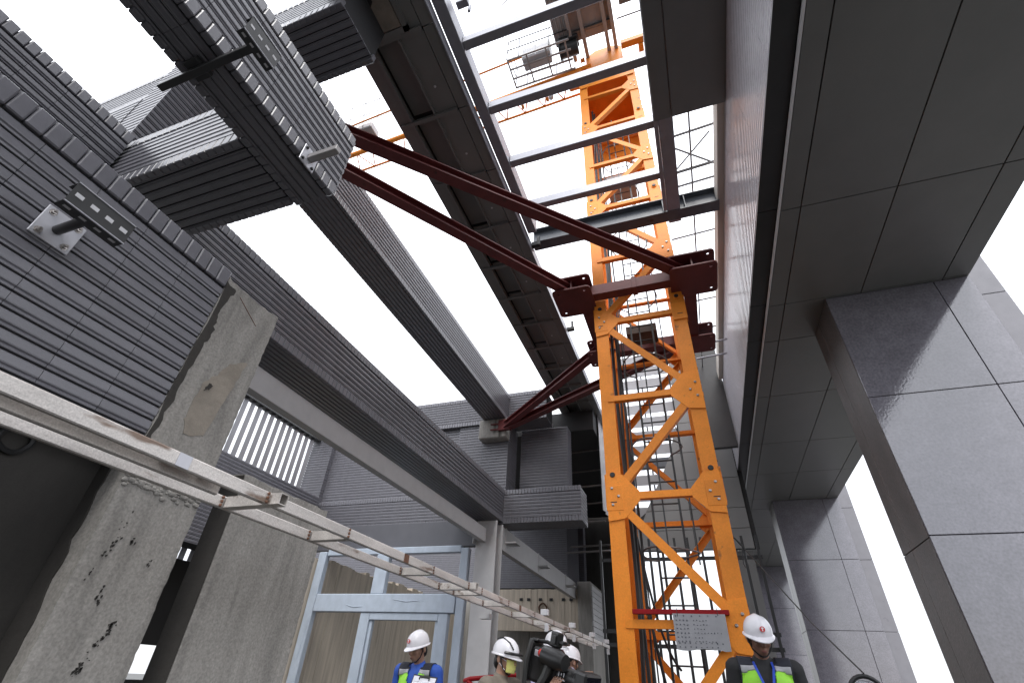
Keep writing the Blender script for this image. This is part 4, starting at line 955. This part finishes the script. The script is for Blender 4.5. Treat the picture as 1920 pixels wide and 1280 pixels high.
def person(label, x, y, H, yaw, head_pitch, head_yaw=0, lean=0, arms=None, jacket='blackcloth', skin='skin', vest=None, mask=False, goggles=False, group=None, emblem=True, face=True, trousers='navy'):
    t = thing('person', label, 'person', (x, y, FLOOR), group)
    s = H/1.75; base = Matrix.Rotation(yaw, 4, 'Z') @ Matrix.Diagonal((s, s, s, 1))
    upper = Matrix.Translation((0, 0, .95)) @ Matrix.Rotation(lean, 4, 'X') @ Matrix.Translation((0, 0, -.95))
    U = lambda p: upper @ Vector(p)
    hm = upper @ Matrix.Translation((0, -.005, 1.50)) @ Matrix.Rotation(head_yaw, 4, 'Z') @ Matrix.Rotation(head_pitch, 4, 'X') @ Matrix.Translation((0, 0, -1.50))
    Hd = lambda p: hm @ Vector(p); hr = hm.to_3x3()
    arms = arms or {-1: ((-.27, .03, 1.14), (-.24, -.12, .92)), 1: ((.27, .03, 1.14), (.24, -.12, .92))}
    sh = {k: (k*.198, .01, 1.418) for k in (-1, 1)}
    # ---- body: one continuous surface
    b = M()
    ell(b, Hd((0, .012, 1.655)), (.073, .093, .098), hr); ell(b, Hd((0, -.022, 1.60)), (.060, .072, .088), hr)       # skull, face
    ell(b, Hd((0, -.050, 1.545)), (.036, .036, .030), hr)                                                             # chin
    for k in (-1, 1):
        ell(b, Hd((k*.033, -.068, 1.598)), (.026, .020, .020), hr); ell(b, Hd((k*.076, .012, 1.612)), (.012, .022, .033), hr)   # cheekbone, ear
        ell(b, Hd((k*.034, -.074, 1.652)), (.030, .016, .010), hr)                                                    # brow ridge
    caps(b, Hd((0, -.086, 1.640)), Hd((0, -.106, 1.598)), .010, .0155, 8)                                             # nose
    ell(b, Hd((0, -.083, 1.560)), (.026, .014, .015), hr)                                                             # mouth mound
    caps(b, U((0, .02, 1.43)), Hd((0, .012, 1.58)), .056, .052)
    ell(b, U((0, .0, 1.27)), (.155, .105, .20)); ell(b, U((0, .0, 1.05)), (.135, .098, .16)); ell(b, (0, .005, .93), (.155, .105, .12))
    for k in (-1, 1):
        e, w = arms[k]; e, w = U(e), U(w); a = U(sh[k])
        caps(b, U((k*.05, .01, 1.43)), a, .05, .055); caps(b, a, e, .048, .038); caps(b, e, w, .037, .026)
        d_ = (w-e).normalized(); caps(b, w, w+d_*.06, .028, .034, 10)
        for q in range(4): caps(b, w+d_*.06+Vector(((q-1.5)*.019, 0, 0)), w+d_*.15+Vector(((q-1.5)*.022, -.02, -.01)), .0095, .008, 8)
        caps(b, w+d_*.03, w+d_*.08+Vector((-k*.05, -.02, 0)), .014, .010, 8)
        caps(b, (k*.085, .005, .90), (k*.095, 0, .49), .082, .055); caps(b, (k*.095, 0, .49), (k*.10, .02, .09), .054, .036); caps(b, (k*.10, .03, .045), (k*.11, -.13, .035), .042, .034)
    put('body', fuse(b, base, .007, 3), skin, t)
    # ---- clothes
    j = M()
    ell(j, U((0, .0, 1.27)), (.198, .130, .215)); ell(j, U((0, .0, 1.05)), (.175, .124, .19)); ell(j, (0, .005, .92), (.172, .120, .13))
    caps(j, U((0, .025, 1.42)), U((0, .018, 1.475)), .075, .068)
    for k in (-1, 1):
        e, w = arms[k]; e, w = U(e), U(w); a = U(sh[k])
        caps(j, U((k*.05, .012, 1.42)), a, .068, .076); caps(j, a, e, .074, .058); caps(j, e, e+(w-e)*.93, .054, .043)
    jk = put('jacket', fuse(j, base, .011, 4), jacket, t)
    tr = M()
    for k in (-1, 1): caps(tr, (k*.085, .005, .90), (k*.098, 0, .49), .098, .072); caps(tr, (k*.098, 0, .49), (k*.10, .02, .12), .072, .058)
    ell(tr, (0, .005, .90), (.168, .116, .12)); put('trousers', fuse(tr, base, .012, 3), trousers, t)
    sb = M()
    for k in (-1, 1): caps(sb, (k*.10, .04, .05), (k*.11, -.15, .042), .054, .044); caps(sb, (k*.10, .03, .05), (k*.10, .02, .17), .05, .052)
    put('shoes', fuse(sb, base, .012, 2), 'rubber', t)
    G = lambda p: base @ Vector(p)
    def part(name, mb, mk, smooth=True, label=None):
        q = M(); q.v = [G(v)+Vector((x, y, FLOOR)) for v in mb.v]; q.f = mb.f; q.mi = mb.mi; return obj(name, q, mk, t, smooth, label=label)
    # ---- face, hair
    if face:
        e = M()
        for k in (-1, 1): ell(e, Hd((k*.031, -.0845, 1.634)), (.0135, .007, .0048), hr, 10)
        part('eyes', e, 'eye')
        e = M()
        for k in (-1, 1): caps(e, Hd((k*.016, -.094, 1.653)), Hd((k*.048, -.082, 1.656)), .0042, .003, 6)
        part('eyebrows', e, 'hair')
        e = M(); ell(e, Hd((0, -.0955, 1.5625)), (.021, .005, .0035), hr, 10); ell(e, Hd((0, -.0945, 1.555)), (.018, .006, .0045), hr, 10); part('lips', e, 'lip')
    h = M(); ell(h, Hd((0, .022, 1.668)), (.078, .092, .092), hr, 20)
    for k in (-1, 1): ell(h, Hd((k*.068, -.012, 1.66)), (.013, .030, .045), hr, 10)
    ell(h, Hd((0, .062, 1.59)), (.058, .045, .062), hr); part('hair', h, 'hair')
    # ---- helmet: dome, ridge, brim
    d_ = M(); n, m = 36, 10; vs = []; fs = []
    for i in range(m+1):
        a = (math.pi/2)*i/m; zr = math.sin(a); rr_ = math.cos(a)**.82
        for q in range(n):
            ph = 2*math.pi*q/n; rx, ry = .100, .126; px_, py_ = rx*rr_*math.cos(ph), ry*rr_*math.sin(ph)
            rid = .010*math.exp(-(px_/.022)**2)*(1 if zr > .25 else zr*4)*zr + .004*math.exp(-((abs(px_)-.055)/.012)**2)*zr
            vs.append(Hd((px_, py_+.005, 1.668+.106*zr+rid)))
    for i in range(m):
        for q in range(n): k = (q+1) % n; fs.append((i*n+q, i*n+k, (i+1)*n+k, (i+1)*n+q))
    # brim skirt
    o0 = len(vs)
    for (g, dz) in ((.0, -.012), (.016, -.022), (.014, -.028), (-.006, -.018)):
        for q in range(n):
            ph = 2*math.pi*q/n; fr = max(0, -math.sin(ph))**2.2; rx, ry = .100+g*.7, .126+g*.7+fr*.040*(g > 0)*1.0
            vs.append(Hd((rx*math.cos(ph), ry*math.sin(ph)+.005, 1.668+dz-.012*fr*(g > 0))))
    for q in range(n):
        k = (q+1) % n; fs.append((q, k, o0+k, o0+q))
        for r_ in range(3): fs.append((o0+r_*n+q, o0+r_*n+k, o0+(r_+1)*n+k, o0+(r_+1)*n+q))
    d_.add(vs, fs); hel = part('helmet', d_, 'helmet')
    if emblem:
        cpt = Vector((0, -.1215, 1.709)); nn = Vector((0, -.93, .36)).normalized(); ux = Vector((1, 0, 0)); uy = nn.cross(ux)*-1
        if uy.z < 0: uy = -uy
        e = M(); e.poly([Hd(cpt+ux*.019*math.cos(R(a))+uy*.019*math.sin(R(a))) for a in range(0, 360, 20)], hr @ (nn*.006)); eo = part('emblem', e, 'ink_red', False); eo.parent = hel
        e = M()
        for (ax, ay, bx, by_) in ((-.009, .004, .009, .009), (-.003, -.013, .003, .004), (-.003, .009, .003, .012)):
            e.poly([Hd(cpt+nn*.0062+ux*a+uy*b) for a, b in ((ax, ay), (bx, ay), (bx, by_), (ax, by_))], hr @ (nn*.0012))
        eo = part('emblem_mark', e, 'white', False); eo.parent = hel
    st_ = M()
    for k in (-1, 1): st_.path([Hd((k*.079, .0, 1.668)), Hd((k*.083, -.014, 1.61)), Hd((k*.066, -.036, 1.555)), Hd((k*.025, -.055, 1.518)), Hd((0, -.060, 1.512))], .0055, 6)
    part('chin_strap', st_, 'rubber')
    if goggles:
        g = M(); g.path([Hd((.118*math.cos(R(a)), .005+.15*math.sin(R(a)), 1.672)) for a in range(205, 340, 10)], .011, 8); part('goggles', g, 'camblack')
        g = M()
        for k in (-1, 1): g.path([Hd((k*.05, -.11, 1.70)), Hd((k*.06, -.07, 1.745)), Hd((k*.05, .02, 1.775)), Hd((k*.05, .08, 1.757))], .006, 6)
        part('helmet_vents', g, 'rubber')
    if mask:
        mk_ = M(); vs = []; fs = []; n1, n2 = 9, 9
        for i in range(n1):
            for q in range(n2):
                u, v = -1+2*q/(n2-1), i/(n1-1); a = u*1.15
                vs.append(Hd((.070*math.sin(a)*(1-.12*v), -.028-.086*math.cos(a)**.9*(1-.10*abs(v-.4)) + (.004 if i % 3 == 1 else 0), 1.622-.092*v)))
        for i in range(n1-1):
            for q in range(n2-1): fs.append((i*n2+q, i*n2+q+1, (i+1)*n2+q+1, (i+1)*n2+q))
        mk_.add(vs, fs); o = part('face_mask', mk_, 'mask'); sd = o.modifiers.new('thick', 'SOLIDIFY'); sd.thickness = .003; sd.offset = 1
        g = M()
        for k in (-1, 1): g.path([Hd((k*.064, -.06, 1.61)), Hd((k*.08, -.0, 1.63)), Hd((k*.083, .02, 1.60)), Hd((k*.062, -.055, 1.545))], .0025, 5)
        part('mask_loops', g, 'paper')
    # ---- vest: panels lifted off the jacket surface
    if vest:
        src = jk.data; inv = base.inverted() ; groups = {'hivis': [], 'reflect': [], 'navy': []}; ui = upper.inverted()
        for p in src.polygons:
            c = ui @ (inv @ p.center); nrm = p.normal
            if abs(c.x) > .185 or c.z < .86 or c.z > 1.50 or abs(c.y) > .16: continue
            front = c.y < .01; gap = .024+max(0, (c.z-1.25))*.20
            if front and abs(c.x) < gap: continue
            if (abs(c.x) < .078 and c.z > 1.455): continue
            if c.z > 1.437 or (not front and c.z > 1.36): g = 'navy'
            elif front and (1.405 < c.z+.15*(abs(c.x)-.1) < 1.445 or 1.09 < c.z-.12*(abs(c.x)-.1) < 1.135 ): g = 'reflect'
            elif front and c.z > 1.11: g = 'hivis'
            elif 1.0 < c.z < 1.05: g = 'reflect'
            else: g = 'navy' if (c.z < 1.11 and vest == 'short') else 'hivis'
            if abs(c.x) > .172 and g != 'navy': g = 'navy'
            groups[g].append(p)
        for g, ps in groups.items():
            if not ps: continue
            idx = {}; q = M()
            for p in ps:
                f_ = []
                for vi in p.vertices:
                    if vi not in idx: v = src.vertices[vi]; idx[vi] = len(q.v); q.v.append(v.co+v.normal*(.010 if g != 'reflect' else .0125)+Vector((x, y, FLOOR)))
                    f_.append(idx[vi])
                q.f.append(tuple(f_)); q.mi.append(0)
            o = obj({'hivis': 'vest_panels', 'reflect': 'reflective_tape', 'navy': 'vest_yoke'}[g], q, g, t, True)
            o.modifiers.new('thick', 'SOLIDIFY').thickness = .004
        # round printed crest on the wearer's right breast
        for nm, mk2, pts in (('vest_crest', 'ink_red', [(-.098+.023*math.cos(R(a)), 1.262+.021*math.sin(R(a))) for a in range(20, 345, 25)]),):
            q = M(); q.path([U((a, -.1435+(abs(a)-.098)*.45, b)) for a, b in pts], .0045, 5); q.box(-.096, -.078, -.148, -.142, 1.255, 1.263); part(nm, q, mk2, False)
        q = M()
        for i, w_ in enumerate((.012, .010, .014, .010)): q.box(.062+.019*i, .062+.019*i+w_, -.146+.006*i, -.1445+.006*i, 1.262, 1.2635+.002*i)
        q.box(.06, .135, -.142, -.1405, 1.238, 1.2395); part('vest_print', q, 'ink', False)
    return t, upper, base, hm

AR = {-1: ((-.25, .02, 1.14), (-.12, -.20, 1.00)), 1: ((.25, .02, 1.14), (.12, -.20, 1.00))}
p3, u3, b3, h3 = person('person in white helmet, black jacket and green reflective vest, looking down by the mast', .352, 4.95, 1.83, R(4), R(15), R(6), R(3), AR, 'blackcloth', 'skin2', vest='short')
def on_person(p, x, y, base, name, mb, mk, smooth=False):
    q = M(); q.v = [base @ Vector(v)+Vector((x, y, FLOOR)) for v in mb.v]; q.f = mb.f; q.mi = mb.mi; return obj(name, q, mk, p, smooth)
mb = M(); 
for k, pts in ((-1, [(-.075, .03, 1.49), (-.070, -.08, 1.43), (-.045, -.150, 1.33), (-.018, -.168, 1.20)]), (1, [(.055, .03, 1.49), (.05, -.08, 1.43), (.018, -.150, 1.33), (-.012, -.168, 1.20)])):
    pts = [u3 @ (Vector(p)+Vector((0, -.022, 0))) for p in pts]
    for a, b in zip(pts[:-1], pts[1:]): mb.bar(a, b, .016, .003, up=(0, -1, .3))
on_person(p3, .352, 4.95, b3, 'lanyard', mb, 'lanyard')
on_person(p3, .352, 4.95, b3, 'name_badge', M().box(-.070, .022, -.206, -.200, 1.115, 1.195, .002), 'paper')
A1 = {-1: ((-.25, .03, 1.16), (-.16, -.18, 1.02)), 1: ((.25, .01, 1.16), (.10, -.24, 1.10))}
p1, u1_, b1_, h1_ = person('person in white helmet and blue shirt with green vest, reading a clipboard', -2.66, 4.9, 1.66, R(-2), R(13), R(-14), R(4), A1, 'blue', 'skin', vest='short')
t = thing('clipboard', 'clipboard with white paper held against the blue shirt', 'clipboard', (-2.50, 4.62, -.14))
cmx = Matrix.Translation((-2.47, 4.60, -.12)) @ Euler((R(-28), R(4), R(6))).to_matrix().to_4x4()
def xf(mb): mb.v = [cmx @ Vector(v) for v in mb.v]; return mb
obj('board', xf(M().box(-.115, .115, 0, .006, -.16, .16, .002)), 'rubber', t); obj('paper_sheet', xf(M().box(-.106, .106, -.004, -.001, -.155, .146)), 'paper', t)
mb = M(); mb.box(-.05, .05, -.014, -.005, .135, .150, .002); mb.box(-.05, -.042, -.014, -.005, .118, .136); mb.box(.042, .05, -.014, -.005, .118, .136); obj('clip', xf(mb), 'rubber', t)
mb = M()
for i in range(10): mb.box(-.09, -.09+.05+.11*((i*37) % 10)/10, -.0048, -.0042, .10-.022*i, .102-.022*i)
obj('print_lines', xf(mb), 'ink', t)
A2 = {-1: ((-.25, .03, 1.14), (-.16, -.22, 1.05)), 1: ((.25, -.02, 1.14), (.10, -.26, 1.10))}
person('person in white helmet, yellow face mask and khaki jacket, turned to the right', -1.60, 4.25, 1.575, R(74), R(6), R(0), R(3), A2, 'khaki', 'skin', mask=True, goggles=True, emblem=False)
A4 = {-1: ((-.27, -.10, 1.22), (-.10, -.40, 1.40)), 1: ((.22, -.06, 1.18), (.08, -.30, 1.30))}
person('camera operator person in white helmet, half hidden behind the video camera', -1.47, 5.35, 1.72, R(55), R(5), 0, R(2), A4, 'lilac', 'skin', emblem=False, goggles=True)
person('person in white helmet behind the camera operator, only the helmet back showing', -1.42, 5.75, 1.63, R(150), R(10), 0, 0, None, 'navy', 'skin', emblem=False)

# ---------------------------------------------------------------- video camera on the operator's shoulder
t = thing('video_camera', 'black broadcast video camera with red button and big lens hood', 'video camera', (-1.2, 4.4, .1))
K = Matrix.Translation((-1.24, 4.40, .125)) @ Euler((0, R(14), R(-24))).to_matrix().to_4x4() @ Matrix.Diagonal((1.22, 1.22, 1.22, 1))
def kx(mb): mb.v = [K @ Vector(v) for v in mb.v]; return mb
obj('camera_body', kx(M().box(-.13, .10, -.055, .075, -.11, .085, .018)), 'camblack', t)
obj('battery', kx(M().box(-.165, -.132, -.045, .06, -.12, .11, .012)), 'camblack', t)
mb = M(); mb.box(-.165, -.11, -.03, .03, .11, .125, .004); mb.path([(-.12, 0, .115), (-.05, 0, .125), (.04, 0, .115), (.09, 0, .09)], .012, 8); obj('top_handle', kx(mb), 'camblack', t, True)
mb = M(); mb.box(-.01, .06, -.03, .03, .115, .20, .008); mb.box(.06, .10, -.02, .02, .14, .16, .004); mb.box(.02, .05, -.045, -.03, .13, .18, .004); obj('viewfinder', kx(mb), 'camblack', t)
mb = M(); mb.lathe((.06, -.075, .06), [(.055, -.05), (.058, .05), (.045, .12)], 16, X); obj('eyepiece', kx(mb), 'camblack', t, True)
lens = obj('lens', kx(M().lathe((.10, .01, -.02), [(.06, 0), (.062, .05), (.055, .06), (.055, .12), (.066, .13), (.066, .16)], 24, X)), 'camblack', t, True)
obj('lens_hood', kx(M().box(.258, .345, -.075, .095, -.085, .045, .012)), 'camblack', lens); obj('front_glass', kx(M().box(.3455, .347, -.06, .08, -.07, .03)), 'glass', lens)
obj('record_button', kx(M().lathe((-.022, -.075, .062), [(.022, -.03), (.024, 0), (.018, .02), (.008, .026)], 14, (0.6, -.7, 0))), 'redplastic', t, True)
obj('metal_badge', kx(M().box(-.095, -.05, -.058, -.055, .035, .07, .004)), 'plate', t)
mb = M(); mb.path([(-.13, -.065, .12), (-.14, -.075, 0), (-.13, -.07, -.12), (-.10, -.06, -.2)], .016, 6); mb.path([(.07, -.085, .06), (.05, -.095, -.04), (.0, -.09, -.13), (-.03, -.08, -.2)], .022, 6); obj('shoulder_strap', kx(mb), 'greystrap', t, True)
mb = M()
for i, l in enumerate((.03, .012, .022)): mb.box(.125+.02*i, .130+.02*i, -.057, -.055, -.005-l/2, -.005+l/2)
mb.box(.125, .18, -.057, -.055, -.035, -.031); obj('lens_marking', kx(mb), 'plate', t)
hm_ = M(); hand_geo(hm_, K @ Vector((.10, -.062, -.155)), K.to_3x3() @ Vector((.18, -.10, 1)), K.to_3x3() @ Vector((.25, 1, .1)), 1.12, .75)
# the operator's gripping hand belongs to the operator
op = [o for o in bpy.data.objects if o.type == 'EMPTY' and o.get('label', '').startswith('camera operator')][0]
me = fuse(hm_, Matrix.Translation(-Vector(op.location)), .0032, 2); put('gripping_hand', me, 'skin', op)
hw = M(); caps(hw, K @ Vector((.095, -.058, -.15)), K @ Vector((.02, .02, -.42)), .038, .052); put('sleeve', fuse(hw, Matrix.Translation(-Vector(op.location)), .009, 2), 'blackcloth', op)

# red handrail beside the masked person
o = obj('red_rail', M().path([(-2.05, 4.6, .0), (-1.98, 4.55, .015), (-1.62, 4.7, .06)], .018, 8), 'redbar'); tag(o, 'dark red rail behind the shoulder of the masked person', 'rail')
o = obj('red_rail', M().path([(-2.0, 4.55, .0), (-1.9, 4.55, -.06), (-1.85, 4.55, -.4), (-1.85, 4.55, FLOOR)], .018, 8), 'redbar'); tag(o, 'leaning dark red support under the rail, left of the masked person', 'rail')
